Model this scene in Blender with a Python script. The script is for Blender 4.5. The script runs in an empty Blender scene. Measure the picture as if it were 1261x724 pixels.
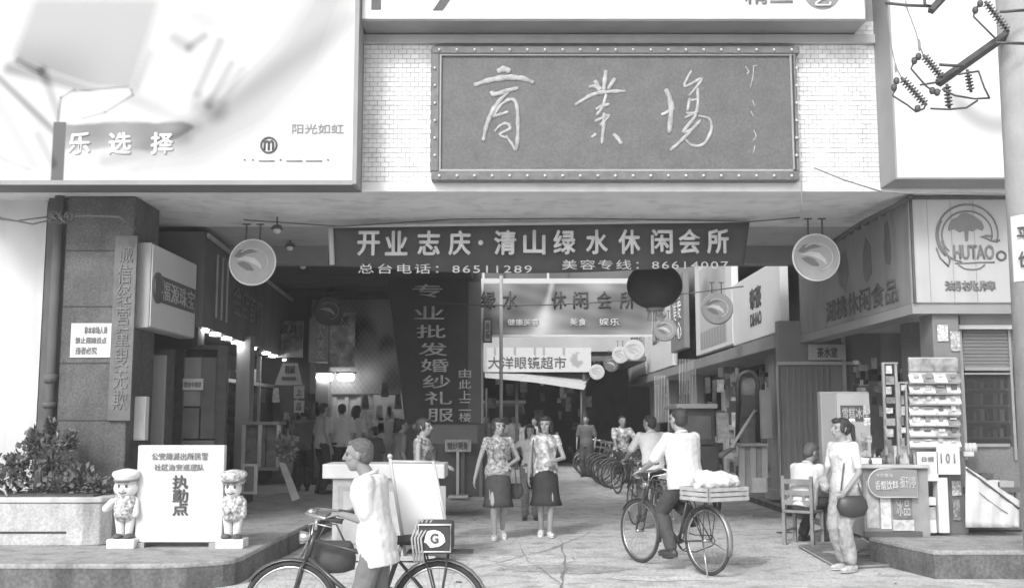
import bpy, math, random
from mathutils import Vector, Matrix, Quaternion
random.seed(7)
V = Vector
PI = math.pi
S = bpy.context.scene
COL = S.collection
# ---------------------------------------------------------------- camera
PITCH = math.radians(6.7); FPX = 1300.0; CX, CY = 630.5, 362.0; CAMZ = 1.58
cd = bpy.data.cameras.new('camera'); cam = bpy.data.objects.new('camera', cd); COL.objects.link(cam)
cam.location = (0, 0, CAMZ); cam.rotation_euler = (PI/2 + PITCH, 0, 0)
cd.lens = 36*FPX/1261; cd.sensor_width = 36; cd.clip_end = 1500; cd.clip_start = .05
S.camera = cam
# ---------------------------------------------------------------- world, sun, exposure
SUN_EL, SUN_AZ = math.radians(37), math.radians(204)      # azimuth measured from +Y clockwise: behind the camera, to the left
wd = bpy.data.worlds.new('World'); S.world = wd; wd.use_nodes = True
nt = wd.node_tree; nt.nodes.clear()
sky = nt.nodes.new('ShaderNodeTexSky'); sky.sky_type = 'NISHITA'; sky.sun_disc = False
sky.sun_elevation = SUN_EL; sky.sun_rotation = SUN_AZ; sky.air_density = 1.6; sky.dust_density = 4
bw = nt.nodes.new('ShaderNodeRGBToBW'); bg = nt.nodes.new('ShaderNodeBackground'); wo = nt.nodes.new('ShaderNodeOutputWorld')
bg.inputs['Strength'].default_value = .15
nt.links.new(sky.outputs[0], bw.inputs[0]); nt.links.new(bw.outputs[0], bg.inputs[0]); nt.links.new(bg.outputs[0], wo.inputs[0])
sl = bpy.data.lights.new('sun', 'SUN'); sl.energy = 1.15; sl.angle = math.radians(12); sl.color = (1, 1, 1)
sun = bpy.data.objects.new('sun', sl); COL.objects.link(sun)
sd = V((math.sin(SUN_AZ)*math.cos(SUN_EL), math.cos(SUN_AZ)*math.cos(SUN_EL), math.sin(SUN_EL)))
sun.rotation_euler = sd.to_track_quat('Z', 'Y').to_euler()
S.view_settings.view_transform = 'Standard'; S.view_settings.look = 'None'; S.view_settings.gamma = 1
S.view_settings.exposure = 0.62
S.cycles.max_bounces = 8; S.cycles.diffuse_bounces = 6

# ---------------------------------------------------------------- helpers
def _ray(px, py):
    u = (px-CX)/FPX; v = (CY-py)/FPX
    return V((u, math.cos(PITCH)-v*math.sin(PITCH), math.sin(PITCH)+v*math.cos(PITCH)))
def W(px, py, Y):
    d = _ray(px, py); return V((0, 0, CAMZ)) + d*(Y/d.y)
def G(px, py, z=0.):
    d = _ray(px, py); return V((0, 0, CAMZ)) + d*((z-CAMZ)/d.z)
def WX(px, py, X):
    d = _ray(px, py); return V((0, 0, CAMZ)) + d*(X/d.x)

MATS = {}
def M(name, g=.4, rough=.75, var=.12, scale=6., bump=0., metal=0., bscale=None, dirt=0., coat=0., speck=0., sscale=45.):
    if name in MATS: return MATS[name]
    g = .01+.99*g
    m = bpy.data.materials.new(name); m.use_nodes = True; n = m.node_tree; b = n.nodes['Principled BSDF']
    b.inputs['Roughness'].default_value = rough; b.inputs['Metallic'].default_value = metal
    b.inputs['Coat Weight'].default_value = coat
    tc = n.nodes.new('ShaderNodeTexCoord')
    nz = n.nodes.new('ShaderNodeTexNoise'); nz.inputs['Scale'].default_value = scale; nz.inputs['Detail'].default_value = 6
    n.links.new(tc.outputs['Object'], nz.inputs['Vector'])
    mr = n.nodes.new('ShaderNodeMapRange'); mr.inputs['From Min'].default_value = .3; mr.inputs['From Max'].default_value = .7
    mr.inputs['To Min'].default_value = g*(1-var); mr.inputs['To Max'].default_value = min(.95, g*(1+var))
    n.links.new(nz.outputs['Fac'], mr.inputs['Value'])
    out = mr.outputs[0]
    if dirt:
        n2 = n.nodes.new('ShaderNodeTexNoise'); n2.inputs['Scale'].default_value = 1.7; n2.inputs['Detail'].default_value = 9
        mp = n.nodes.new('ShaderNodeMapping'); mp.inputs['Scale'].default_value = (2.5, 2.5, .5)
        n.links.new(tc.outputs['Object'], mp.inputs[0]); n.links.new(mp.outputs[0], n2.inputs['Vector'])
        m2 = n.nodes.new('ShaderNodeMapRange'); m2.inputs['From Min'].default_value = .48; m2.inputs['From Max'].default_value = .68
        m2.inputs['To Min'].default_value = 1; m2.inputs['To Max'].default_value = 1-dirt
        n.links.new(n2.outputs['Fac'], m2.inputs['Value'])
        mu = n.nodes.new('ShaderNodeMath'); mu.operation = 'MULTIPLY'
        n.links.new(out, mu.inputs[0]); n.links.new(m2.outputs[0], mu.inputs[1]); out = mu.outputs[0]
    if speck:
        n4 = n.nodes.new('ShaderNodeTexNoise'); n4.inputs['Scale'].default_value = sscale; n4.inputs['Detail'].default_value = 3
        n.links.new(tc.outputs['Object'], n4.inputs['Vector'])
        m4 = n.nodes.new('ShaderNodeMapRange'); m4.inputs['From Min'].default_value = .35; m4.inputs['From Max'].default_value = .65
        m4.inputs['To Min'].default_value = 1-speck; m4.inputs['To Max'].default_value = 1+speck; n.links.new(n4.outputs['Fac'], m4.inputs['Value'])
        mu4 = n.nodes.new('ShaderNodeMath'); mu4.operation = 'MULTIPLY'; n.links.new(out, mu4.inputs[0]); n.links.new(m4.outputs[0], mu4.inputs[1]); out = mu4.outputs[0]
    n.links.new(out, b.inputs['Base Color'])
    if bump:
        bn = n.nodes.new('ShaderNodeBump'); bn.inputs['Strength'].default_value = bump; bn.inputs['Distance'].default_value = .02
        n3 = n.nodes.new('ShaderNodeTexNoise'); n3.inputs['Scale'].default_value = bscale or scale*8; n3.inputs['Detail'].default_value = 4
        n.links.new(tc.outputs['Object'], n3.inputs['Vector']); n.links.new(n3.outputs['Fac'], bn.inputs['Height'])
        n.links.new(bn.outputs[0], b.inputs['Normal'])
    MATS[name] = m; return m
def M_emit(name, g, e):
    if name in MATS: return MATS[name]
    m = M(name, g); b = m.node_tree.nodes['Principled BSDF']
    b.inputs['Emission Color'].default_value = (1, 1, 1, 1); b.inputs['Emission Strength'].default_value = e
    return m
def M_glass(name, g=.1, alpha=.35, rough=.08):
    if name in MATS: return MATS[name]
    m = M(name, g, rough, var=.05); m.node_tree.nodes['Principled BSDF'].inputs['Alpha'].default_value = alpha
    return m
def M_print(name, rough=.55):
    """flat print: colours of a printed picture, held per vertex"""
    if name in MATS: return MATS[name]
    m = bpy.data.materials.new(name); m.use_nodes = True; n = m.node_tree; b = n.nodes['Principled BSDF']
    b.inputs['Roughness'].default_value = rough
    a = n.nodes.new('ShaderNodeAttribute'); a.attribute_name = 'ink'; n.links.new(a.outputs['Color'], b.inputs['Base Color'])
    MATS[name] = m; return m

class MB:
    def __init__(s): s.v = []; s.f = []; s.s = []
    def add(s, vs, fs, sm=False):
        o = len(s.v); s.v += [V(x) for x in vs]
        for i, f in enumerate(fs): s.f.append([o+k for k in f]); s.s.append(sm if isinstance(sm, bool) else sm[i])
        return s
    def box(s, x0, x1, y0, y1, z0, z1, m=None):
        p = [V((x, y, z)) for z in (z0, z1) for y in (y0, y1) for x in (x0, x1)]
        if m: p = [m @ q for q in p]
        return s.add(p, [(0, 2, 3, 1), (4, 5, 7, 6), (0, 1, 5, 4), (2, 6, 7, 3), (0, 4, 6, 2), (1, 3, 7, 5)])
    def loft(s, rings, caps=True, sm=True):
        n = len(rings[0]); vs = [q for r in rings for q in r]; fs = []; fl = []
        for i in range(len(rings)-1):
            for k in range(n):
                a = i*n+k; b = i*n+(k+1) % n; fs.append((a, b, b+n, a+n)); fl.append(sm)
        if caps:
            fs.append(tuple(range(n))[::-1]); fs.append(tuple((len(rings)-1)*n+k for k in range(n))); fl += [False, False]
        return s.add(vs, fs, fl)
    def tube(s, p0, p1, r0, r1=None, n=8, sm=True):
        return s.path([p0, p1], [r0, r0 if r1 is None else r1], n, sm)
    def path(s, pts, r, n=8, sm=True, flat=1., ref=None, closed=False):
        pts = [V(p) for p in pts]; N = len(pts); rr = r if isinstance(r, (list, tuple)) else [r]*N
        rings = []; up = None
        for i in range(N):
            a = pts[(i-1) % N] if (closed or i) else pts[0]; b = pts[(i+1) % N] if (closed or i < N-1) else pts[-1]
            t = (b-a).normalized()
            if up is None:
                up = V(ref) if ref else (V((0, 0, 1)) if abs(t.z) < .9 else V((1, 0, 0)))
            x = (up - t*up.dot(t))
            x = x.normalized() if x.length > 1e-6 else t.orthogonal().normalized()
            up = x; y = t.cross(x)
            rings.append([pts[i] + x*math.cos(2*PI*k/n)*rr[i]*flat + y*math.sin(2*PI*k/n)*rr[i] for k in range(n)])
        if closed: rings.append(rings[0]); return s.loft(rings, False, sm)
        return s.loft(rings, True, sm)
    def cap(s, p0, p1, r0, r1, n=12):
        """tapered capsule"""
        p0 = V(p0); p1 = V(p1); d = (p1-p0); L = d.length or 1e-4; t = d/L if d.length else V((0, 0, 1))
        P = []; R = []
        for a in (-85, -60, -30, 0): P.append(p0 + t*r0*math.sin(math.radians(a))); R.append(r0*math.cos(math.radians(a)))
        for a in (0, 30, 60, 85): P.append(p1 + t*r1*math.sin(math.radians(a))); R.append(r1*math.cos(math.radians(a)))
        x = t.orthogonal().normalized(); y = t.cross(x)
        return s.loft([[P[i]+x*math.cos(2*PI*k/n)*R[i]+y*math.sin(2*PI*k/n)*R[i] for k in range(n)] for i in range(8)])
    def ell(s, c, r, m=None, nu=14, nv=9):
        c = V(c); rings = []
        for j in range(nv):
            a = -PI/2 + PI*(j+.02)/(nv-.96)
            ring = [V((r[0]*math.cos(a)*math.cos(2*PI*k/nu), r[1]*math.cos(a)*math.sin(2*PI*k/nu), r[2]*math.sin(a))) for k in range(nu)]
            rings.append([c + ((m @ q) if m else q) for q in ring])
        return s.loft(rings)
    def lathe(s, prof, c=(0, 0, 0), m=None, n=20, sm=True):
        c = V(c); rings = []
        for r, z in prof:
            q = [V((r*math.cos(2*PI*k/n), r*math.sin(2*PI*k/n), z)) for k in range(n)]
            rings.append([c + ((m @ x) if m else x) for x in q])
        return s.loft(rings, True, sm)
    def prism(s, pts, off):
        """outline pts (world, planar) pushed by vector off"""
        n = len(pts); pts = [V(p) for p in pts]; off = V(off)
        return s.add(pts + [p+off for p in pts], [tuple(range(n)), tuple(range(2*n-1, n-1, -1))] + [(i, i+n, (i+1) % n+n, (i+1) % n) for i in range(n)])
    def torus(s, c, R, r, m=None, n=36, k=8):
        pts = [V(c) + ((m if m else Matrix.Identity(3)) @ V((R*math.cos(2*PI*i/n), R*math.sin(2*PI*i/n), 0))) for i in range(n)]
        return s.path(pts, r, k, closed=True, ref=(m @ V((0, 0, 1))) if m else (0, 0, 1))
    def mesh(s, name, mat):
        me = bpy.data.meshes.new(name); me.from_pydata([tuple(p) for p in s.v], [], s.f)
        me.polygons.foreach_set('use_smooth', s.s); 
        import bmesh
        bm = bmesh.new(); bm.from_mesh(me); bmesh.ops.recalc_face_normals(bm, faces=bm.faces); bm.to_mesh(me); bm.free()
        if mat: me.materials.append(mat)
        return me
WORLD = set()
def link(o, parent=None):
    COL.objects.link(o)
    if parent is not None:
        o.parent = parent
        if parent.name in WORLD:
            o.matrix_parent_inverse = (Matrix.Translation(parent.location) @ parent.rotation_euler.to_matrix().to_4x4()).inverted()
    return o
def tag(o, label=None, cat=None, group=None, kind=None):
    if label: o['label'] = label
    if cat: o['category'] = cat
    if group: o['group'] = group
    if kind: o['kind'] = kind
    return o
def thing(name, label, cat, loc=(0, 0, 0), rz=0., group=None, world=True):
    o = bpy.data.objects.new(name, None); o.location = loc; o.rotation_euler = (0, 0, rz); o.empty_display_size = .2
    COL.objects.link(o)
    if world: WORLD.add(o.name)
    return tag(o, label, cat, group)
def part(name, mb, mat, parent, bev=0., label=None, kind=None):
    me = mb.mesh(name, mat) if isinstance(mb, MB) else mb
    o = bpy.data.objects.new(name, me); link(o, parent)
    if bev:
        b = o.modifiers.new('bevel', 'BEVEL'); b.width = bev; b.segments = 2; b.limit_method = 'ANGLE'
    return tag(o, label, kind=kind)
def solo(name, mb, mat, label=None, cat=None, group=None, kind=None, bev=0.):
    """a thing that is one mesh; its origin goes to the middle of its base"""
    if kind == 'structure': c = V((0, 0, 0))
    else:
        c = V(((min(p.x for p in mb.v)+max(p.x for p in mb.v))/2, (min(p.y for p in mb.v)+max(p.y for p in mb.v))/2, min(p.z for p in mb.v)))
    mb.v = [p-c for p in mb.v]
    o = bpy.data.objects.new(name, mb.mesh(name, mat)); o.location = c; COL.objects.link(o)
    if bev:
        b = o.modifiers.new('bevel', 'BEVEL'); b.width = bev; b.segments = 2; b.limit_method = 'ANGLE'
    return tag(o, label, cat, group, kind)
def inst(name, me, parent=None, mtx=None, label=None, cat=None, group=None, mat=None):
    """object on shared mesh data"""
    o = bpy.data.objects.new(name, me); link(o, parent)
    if mtx is not None: o.matrix_basis = mtx
    if mat is not None and len(me.materials):
        o.material_slots[0].link = 'OBJECT'; o.material_slots[0].material = mat
    return tag(o, label, cat, group)
def kids(o): return [c for c in KIDS() if c.parent == o]
def KIDS(): return list(COL.objects)
def copy_tree(o, parent=None, allobs=None):
    allobs = allobs or list(COL.objects)
    c = o.copy(); COL.objects.link(c)
    if parent is not None: c.parent = parent
    for ch in allobs:
        if ch.parent == o: copy_tree(ch, c, allobs)
    return c
DG = None
def text_mesh(body, w, h, off=.012, depth=.006, spacing=1., line=1., align='CENTER', keep=False):
    """lettering as a mesh centred on 0 in the XY plane, fitted to w x h, facing +Z"""
    cu = bpy.data.curves.new('lettering', 'FONT'); cu.body = body; cu.size = 1; cu.align_x = align; cu.space_character = spacing
    cu.space_line = line; cu.offset = min(off, .004); cu.extrude = 0.0; cu.resolution_u = 3
    o = bpy.data.objects.new('lettering', cu); COL.objects.link(o)
    dg = bpy.context.evaluated_depsgraph_get(); me = bpy.data.meshes.new_from_object(o.evaluated_get(dg))
    bpy.data.objects.remove(o); bpy.data.curves.remove(cu)
    vs = me.vertices
    if not len(vs): return me
    x0 = min(v.co.x for v in vs); x1 = max(v.co.x for v in vs); y0 = min(v.co.y for v in vs); y1 = max(v.co.y for v in vs)
    sx = w/(x1-x0) if w else h/(y1-y0); sy = h/(y1-y0) if h else sx
    for v in vs: v.co = ((v.co.x-(x0+x1)/2)*sx, (v.co.y-(y0+y1)/2)*sy, 0)
    # thickness
    import bmesh
    bm = bmesh.new(); bm.from_mesh(me)
    r = bmesh.ops.extrude_face_region(bm, geom=list(bm.faces))
    for g in r['geom']:
        if isinstance(g, bmesh.types.BMVert): g.co.z += depth
    bmesh.ops.recalc_face_normals(bm, faces=bm.faces)
    if off > .011:
        e = h*off*(.75 if '\n' not in body else .12) if h else .01
        base = list(bm.faces)
        for i, (ox, oy) in enumerate(((e, 0), (-e, 0), (0, e), (0, -e), (e*.7, e*.7), (-e*.7, -e*.7))):
            r = bmesh.ops.duplicate(bm, geom=base+[v for f in base for v in f.verts] if 0 else base)
            for g in r['geom']:
                if isinstance(g, bmesh.types.BMVert): g.co += V((ox, oy, .0004*(i+1)))
    bm.to_mesh(me); bm.free()
    return me
def place(R, U, c):
    R = V(R).normalized(); U = V(U).normalized(); N = R.cross(U)
    m = Matrix((R, U, N)).transposed().to_4x4(); m.translation = V(c); return m
def text(body, c, w, h, mat, parent, R=(1, 0, 0), U=(0, 0, 1), name='lettering', **k):
    me = text_mesh(body, w, h, **k); me.name = name; me.materials.clear(); me.materials.append(mat)
    o = bpy.data.objects.new(name, me); link(o, parent); o.matrix_basis = place(R, U, c)
    if parent is not None and parent.name in WORLD: pass
    return o
def text_px(body, x0, y0, x1, y1, Y, mat, parent, **k):
    a = W(x0, y0, Y); b = W(x1, y1, Y)
    return text(body, (a+b)/2, abs(b.x-a.x), abs(a.z-b.z), mat, parent, **k)
def boxpx(mb, x0, y0, x1, y1, Y, d):
    """box whose front face covers photo rectangle at distance Y, thickness d behind it"""
    a = W(x0, y0, Y); b = W(x1, y1, Y)
    return mb.box(min(a.x, b.x), max(a.x, b.x), Y, Y+d, min(a.z, b.z), max(a.z, b.z))
def printed(name, P, nx, ny, fn, parent, mat=None, thick=None):
    """flat printed picture: P(u,v)->world point, fn(u,v)->ink value"""
    me = bpy.data.meshes.new(name); vs = []; fs = []; col = []
    for j in range(ny+1):
        for i in range(nx+1):
            vs.append(tuple(P(i/nx, j/ny))); g = max(.03, min(.9, fn(i/nx, j/ny))); col.append(g)
    for j in range(ny):
        for i in range(nx):
            a = j*(nx+1)+i; fs.append((a, a+nx+1, a+nx+2, a+1))
    me.from_pydata(vs, [], fs); ca = me.color_attributes.new('ink', 'FLOAT_COLOR', 'POINT')
    ca.data.foreach_set('color', [c for g in col for c in (g, g, g, 1)])
    me.materials.append(mat or M_print('printed_picture'))
    o = bpy.data.objects.new(name, me); return link(o, parent)
def sm01(x): x = max(0, min(1, x)); return x*x*(3-2*x)
def seg(px, py, ax, ay, bx, by):
    dx, dy = bx-ax, by-ay; t = max(0, min(1, ((px-ax)*dx+(py-ay)*dy)/(dx*dx+dy*dy+1e-9)))
    return math.hypot(px-ax-t*dx, py-ay-t*dy), t
def inpoly(x, y, P):
    c = False; n = len(P)
    for i in range(n):
        x1, y1 = P[i]; x2, y2 = P[i-1]
        if (y1 > y) != (y2 > y) and x < (x2-x1)*(y-y1)/(y2-y1)+x1: c = not c
    return c

# ---------------------------------------------------------------- materials
asphalt = M('worn_asphalt', .6, .85, .14, 1.3, .7, bscale=50, dirt=.35, speck=.2, sscale=28)
slabm = M('platform_concrete', .36, .8, .12, 2.5, .4, bscale=40, dirt=.35, speck=.18, sscale=30)
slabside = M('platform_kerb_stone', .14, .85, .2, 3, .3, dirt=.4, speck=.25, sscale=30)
tilem = M('glazed_white_tile', .8, .4, .12, 9, dirt=.15)
groutm = M('tile_grout', .4, .9)
plaster = M('pale_plaster', .55, .85, .06, 1.2, .1)
soffitm = M('soffit_plaster', .82, .9, .07, 1.0, dirt=.22)
beamm = M('beam_plaster', .5, .9, .08, 1.2, dirt=.12)
whitem = M('white_board', .72, .5, .03, 1.5, dirt=.06)
whitewall = M('white_tile_wall', .62, .5, .05, 2, dirt=.12)
edge_m = M('sheet_metal_edge', .3, .6, .08, 3)
edge_d = M('dark_sheet_metal', .16, .7, .1, 3)
darkstone = M('dark_granite', .085, .55, .25, 5, .1, dirt=.35, speck=.3, sscale=40)
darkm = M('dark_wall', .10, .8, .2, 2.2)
midm = M('mid_grey_wall', .22, .8, .15, 2.2, dirt=.25, speck=.15)
lightm = M('light_grey_paint', .45, .7, .1, 3, dirt=.1)
boardm = M('plaque_panel', .125, .6, .12, 4, .3, bscale=60, speck=.12, sscale=35)
brush_m = M('brush_gold', .38, .5, .3, 14, .3)
metalm = M('galvanised_metal', .4, .45, .1, 8, metal=.6)
steel_d = M('dark_steel', .08, .5, .2, 10, metal=.2)
chrome = M('chrome', .6, .25, .05, 10, metal=.9)
rubber = M('black_rubber', .045, .8, .2, 14)
bikepaint = M('black_enamel', .05, .35, .1, 6, coat=.3)
skin = M('skin', .32, .6, .05, 9)
skin2 = M('skin_tan', .24, .6, .05, 9)
hairm = M('black_hair', .03, .45, .3, 60, .4, bscale=180)
hairg = M('grey_hair', .10, .6, .3, 60, .4, bscale=180)
shirt_w = M('white_cotton', .66, .85, .05, 7, .25, bscale=22)
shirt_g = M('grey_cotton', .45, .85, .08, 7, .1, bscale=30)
shirt_l = M('pale_cotton', .62, .85, .08, 9, .1, bscale=30)
shirt_d = M('dark_cotton', .13, .85, .1, 7)
flower = M('flowered_blouse', .30, .8, .3, 30, speck=.6, sscale=26)
flower2 = M('flowered_vest', .48, .8, .3, 14, speck=.4, sscale=14)
trouser_d = M('dark_trousers', .06, .85, .15, 9, .2, bscale=40)
trouser_m = M('grey_trousers', .17, .85, .12, 9, .2, bscale=40)
skirt_d = M('black_skirt', .025, .8, .2, 12)
skirt_m = M('pleated_skirt', .05, .8, .2, 16)
shoe_w = M('white_shoe', .75, .5, .04, 9)
shoe_d = M('black_shoe', .05, .4, .1, 9)
inkd = M('dark_ink', .10, .7, .1, 9)
inkm = M('mid_ink', .25, .7, .1, 9)
inkl = M('pale_ink', .62, .7, .05, 9)
inkw = M('white_ink', .82, .6, .03, 9)
bannerm = M('dark_banner_cloth', .09, .85, .08, 5, .15, bscale=20)
woodm = M('light_wood', .38, .6, .22, 5, .1)
woodd = M('dark_wood', .13, .6, .25, 5, .1)
glassm = M_glass('shop_glass', .06, .5)
glassd = M_glass('dark_glass', .05, .8)
leafm = M('bush_leaf', .12, .6, .4, 20)
leafl = M('bush_leaf_pale', .2, .6, .4, 20)
canvas = M('awning_canvas', .55, .85, .1, 3)
# ================================================================ SETTING
mb = MB(); N = 24
xs = [-120, -30, -10]+[-8+16*i/N for i in range(N+1)]+[10, 30, 120]; ys = [-20, 0, 4]+[6+i for i in range(30)]+[45, 70, 200]
hz = lambda x, y: 0
mb.add([(x, y, hz(x, y)) for y in ys for x in xs], [(j*len(xs)+i, j*len(xs)+i+1, (j+1)*len(xs)+i+1, (j+1)*len(xs)+i) for j in range(len(ys)-1) for i in range(len(xs)-1)], True)
solo('street', mb, asphalt, kind='structure')
# tar seams and cracks filled in the street surface
def crack(px, r):
    pts = [G(a, b) + V((0, 0, .004)) for a, b in px]
    fine = []
    for i in range(len(pts)-1):
        for k in range(6): fine.append(pts[i].lerp(pts[i+1], k/6)+V((random.uniform(-.02, .02), random.uniform(-.02, .02), 0)))
    vs = []; fs = []
    for i, p in enumerate(fine):
        q = fine[min(i+1, len(fine)-1)]-fine[max(i-1, 0)]; n = V((-q.y, q.x, 0)).normalized()*r*random.uniform(.12, .55)
        vs += [p+n+V((0, 0, .005)), p-n+V((0, 0, .005))]
        if i: fs.append((2*i-2, 2*i-1, 2*i+1, 2*i))
    mb = MB(); mb.add(vs, fs); return mb
tar = M('tar_seam', .27, .7, .3, 5)
for c, r in (([(556, 706), (620, 692), (690, 672), (735, 652)], .018), ([(590, 712), (650, 690), (700, 676)], .01), ([(690, 724), (697, 690), (688, 660)], .03),
             ([(640, 668), (650, 690), (700, 724)], .012), ([(905, 624), (960, 640), (985, 655)], .014), ([(915, 668), (940, 676), (980, 684)], .012), ([(740, 700), (800, 712), (850, 722)], .012)):
    solo('tar_seam', crack(c, r), tar, kind='structure')
# repair patches of other asphalt, and litter
patchm = M('asphalt_patch', .42, .9, .2, 3, .7, bscale=40, dirt=.3, speck=.25, sscale=25); patchl = M('pale_patch', .66, .9, .2, 3, .7, bscale=40, dirt=.3, speck=.25, sscale=25)
for k, (px, py, rx, ry, mt_) in enumerate(((700, 700, .7, .35, patchm), (900, 690, .5, .4, patchm), (650, 690, .5, .5, patchl), (770, 610, .7, 1.6, patchl), (820, 712, .6, .2, patchl), (740, 580, .9, 2.4, patchm))):
    c = G(px, py); r = random.Random(k); o_ = [c+V((rx*math.cos(t*PI/9)*r.uniform(.7, 1.15), ry*math.sin(t*PI/9)*r.uniform(.7, 1.15), .0)) for t in range(18)]
    mb = MB(); mb.add([V((p.x, p.y, .0035+.0007*(k % 3))) for p in o_], [tuple(range(18))]); solo('road_patch', mb, mt_, kind='structure')
mb = MB(); r = random.Random(9)
for k in range(70):
    c = G(r.uniform(560, 1150), r.uniform(590, 722), .012); a = r.uniform(0, 6); l = r.uniform(.01, .035); u_ = V((math.cos(a)*l, math.sin(a)*l, .004)); w_ = V((-math.sin(a)*l*.6, math.cos(a)*l*.6, r.uniform(0, .01)))
    mb.add([c-u_-w_, c+u_-w_, c+u_+w_, c-u_+w_], [(0, 1, 2, 3)])
solo('litter', mb, M('litter', .35, .9, .6, 3), kind='stuff')
# left platform: rounded corner
xe, yf, zp = -2.62, 9.95, .25
out = [(-12, yf), (-3.4, yf)]+[(-3.4+.78*math.sin(a*PI/12), yf+.5-.5*math.cos(a*PI/12)) for a in range(1, 7)]+[(xe, 12), (xe+.05, 14.2), (xe+.05, 21.9), (-12, 21.9)]
def slab(name, out, z, lip=.05):
    t = MB(); t.prism([(x, y, z-lip) for x, y in out], (0, 0, lip)); o = solo(name, t, slabm, kind='structure', bev=.015)
    cx = sum(p[0] for p in out)/len(out); cy = sum(p[1] for p in out)/len(out)
    k = MB(); ins = [(cx+(x-cx)*.996, cy+(y-cy)*.996) for x, y in out]
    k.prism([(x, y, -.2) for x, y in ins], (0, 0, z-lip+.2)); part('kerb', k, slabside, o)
slab('left_platform', out, zp)
slab('right_platform', [(4.18, 10.7), (11, 10.7), (11, 15.4), (4.75, 15.4), (4.45, 12.9), (3.94, 11.9)], .28)
slab('right_pavement', [(4.55, 15.45), (11, 15.45), (11, 60), (4.2, 60)], .14)

# ---------------------------------------------------------------- arcade gateway building over the passage
YF = 11.9; ZS = 4.15
gate = thing('arcade_building', 'white tiled upper front of the arcade bridging the street above the passage', 'building', (0, YF, 0))
w = MB(); w.box(-9, 9, YF, YF+.35, ZS+.12, 6.9); part('wall', w, groutm, gate)
w = MB(); w.box(-9, 9, YF-.04, YF+.34, ZS, ZS+.118); part('ledge', w, M('white_ledge', .78, .6, .05, 3, dirt=.1), gate, bev=.01)
w = MB(); w.box(-9, 9, YF+.345, 14.1, ZS+.003, ZS+.3); part('soffit', w, soffitm, gate)
w = MB(); w.box(-9, 9, 14.102, 15.8, ZS+.02, ZS+.3); part('inner_ceiling', w, beamm, gate)  # darker plaster tone stands in for shade deeper under the roof
w = MB(); w.box(-9, 9, 15.8, 16.1, 3.9, 4.6); part('lintel', w, M('lintel_plaster', .3, .85, .1, 2), gate, bev=.01)
w = MB(); w.box(-9, 9, YF+.36, 15.79, ZS+.31, 4.7); part('upper_storey', w, midm, gate)  # unseen storey cut to a low slab so sunlight passes over
w = MB(); w.box(-9, -.75, 16.11, 22.4, 4.2, 4.5); part('arcade_roof', w, darkm, gate)
# tiles: single pieces next to the plaque
tw, th, gp = .095, .056, .006
t1 = MB(); t1.box(0, tw-gp, -.012, 0, 0, th-gp); tme = t1.mesh('tile', tilem)
tms = [tilem, M('glazed_tile_greyer', .76, .45, .06, 3), M('glazed_tile_bright', .9, .35, .04, 3)]
L = W(500, 100, YF).x; Rr = W(536, 100, YF).x; R0 = W(980, 100, YF).x; R1 = W(1012, 100, YF).x; zt = W(500, 58, YF).z; zb = ZS+.13
cnt = 0
rest = MB()
XL0 = W(437, 100, YF).x-.3; XR1 = W(1080, 100, YF).x+.3
row = 0; z = zb
while z < zt+.25:
    off = (row % 2)*tw*.5
    x = XL0+off
    while x < XR1:
        near = (L-.02 < x < Rr or R0-tw*.6 < x < R1-.02) and z < zt-.1
        inside = Rr < x < R0-tw and z < zt
        if not inside:
            dy = random.uniform(-.0025, .0025)
            if near and cnt < 300:
                inst('tile', tme, gate, Matrix.Translation((x, YF-.001+dy, z)), mat=random.choice(tms)); cnt += 1
            else: rest.box(x, x+tw-gp, YF-.012+dy, YF, z, z+th-gp)
        x += tw
    z += th; row += 1
part('wall_tiles', rest, tilem, gate, kind='stuff')
part('cornice', MB().box(XL0, XR1, YF-.07, YF-.015, zt+.02, zt+.13), beamm, gate, bev=.01)

# ---------------------------------------------------------------- plaque with calligraphy
YP = YF-.14
plq = thing('plaque', 'long dark shop arcade plaque with three big brush written characters and a studded frame', 'sign board', W(758, 222, YP))
m_ = MB(); boxpx(m_, 538, 64, 981, 214, YP, .1); part('panel', m_, boardm, plq)
fr = MB()
for a in ((531, 57, 985, 66), (531, 211, 985, 222), (531, 66, 540, 211), (977, 66, 985, 211)): boxpx(fr, *a, YP-.05, .17)
part('frame', fr, M('frame_bronze', .15, .5, .2, 12, .2), plq, bev=.012)
fi = MB()
for a in ((540, 66, 977, 68.5), (540, 208.5, 977, 211), (540, 68.5, 542.5, 208.5), (974.5, 68.5, 977, 208.5)): boxpx(fi, *a, YP-.03, .05)
part('frame_bead', fi, M('frame_bead', .34, .4, .1, 9), plq)
bm_ = MB(); bm_.ell((0, 0, 0), (.017, .017, .017), nu=8, nv=6); bme = bm_.mesh('stud', M('stud_bulb', .6, .3, .1, 9))
for i in range(21):
    for yy in (61.5, 216.5): inst('stud', bme, plq, Matrix.Translation(W(541+i*21.7, yy, YP-.06)))
for i in range(6):
    for xx in (535.5, 981): inst('stud', bme, plq, Matrix.Translation(W(xx, 84+i*21.5, YP-.06)))
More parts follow.
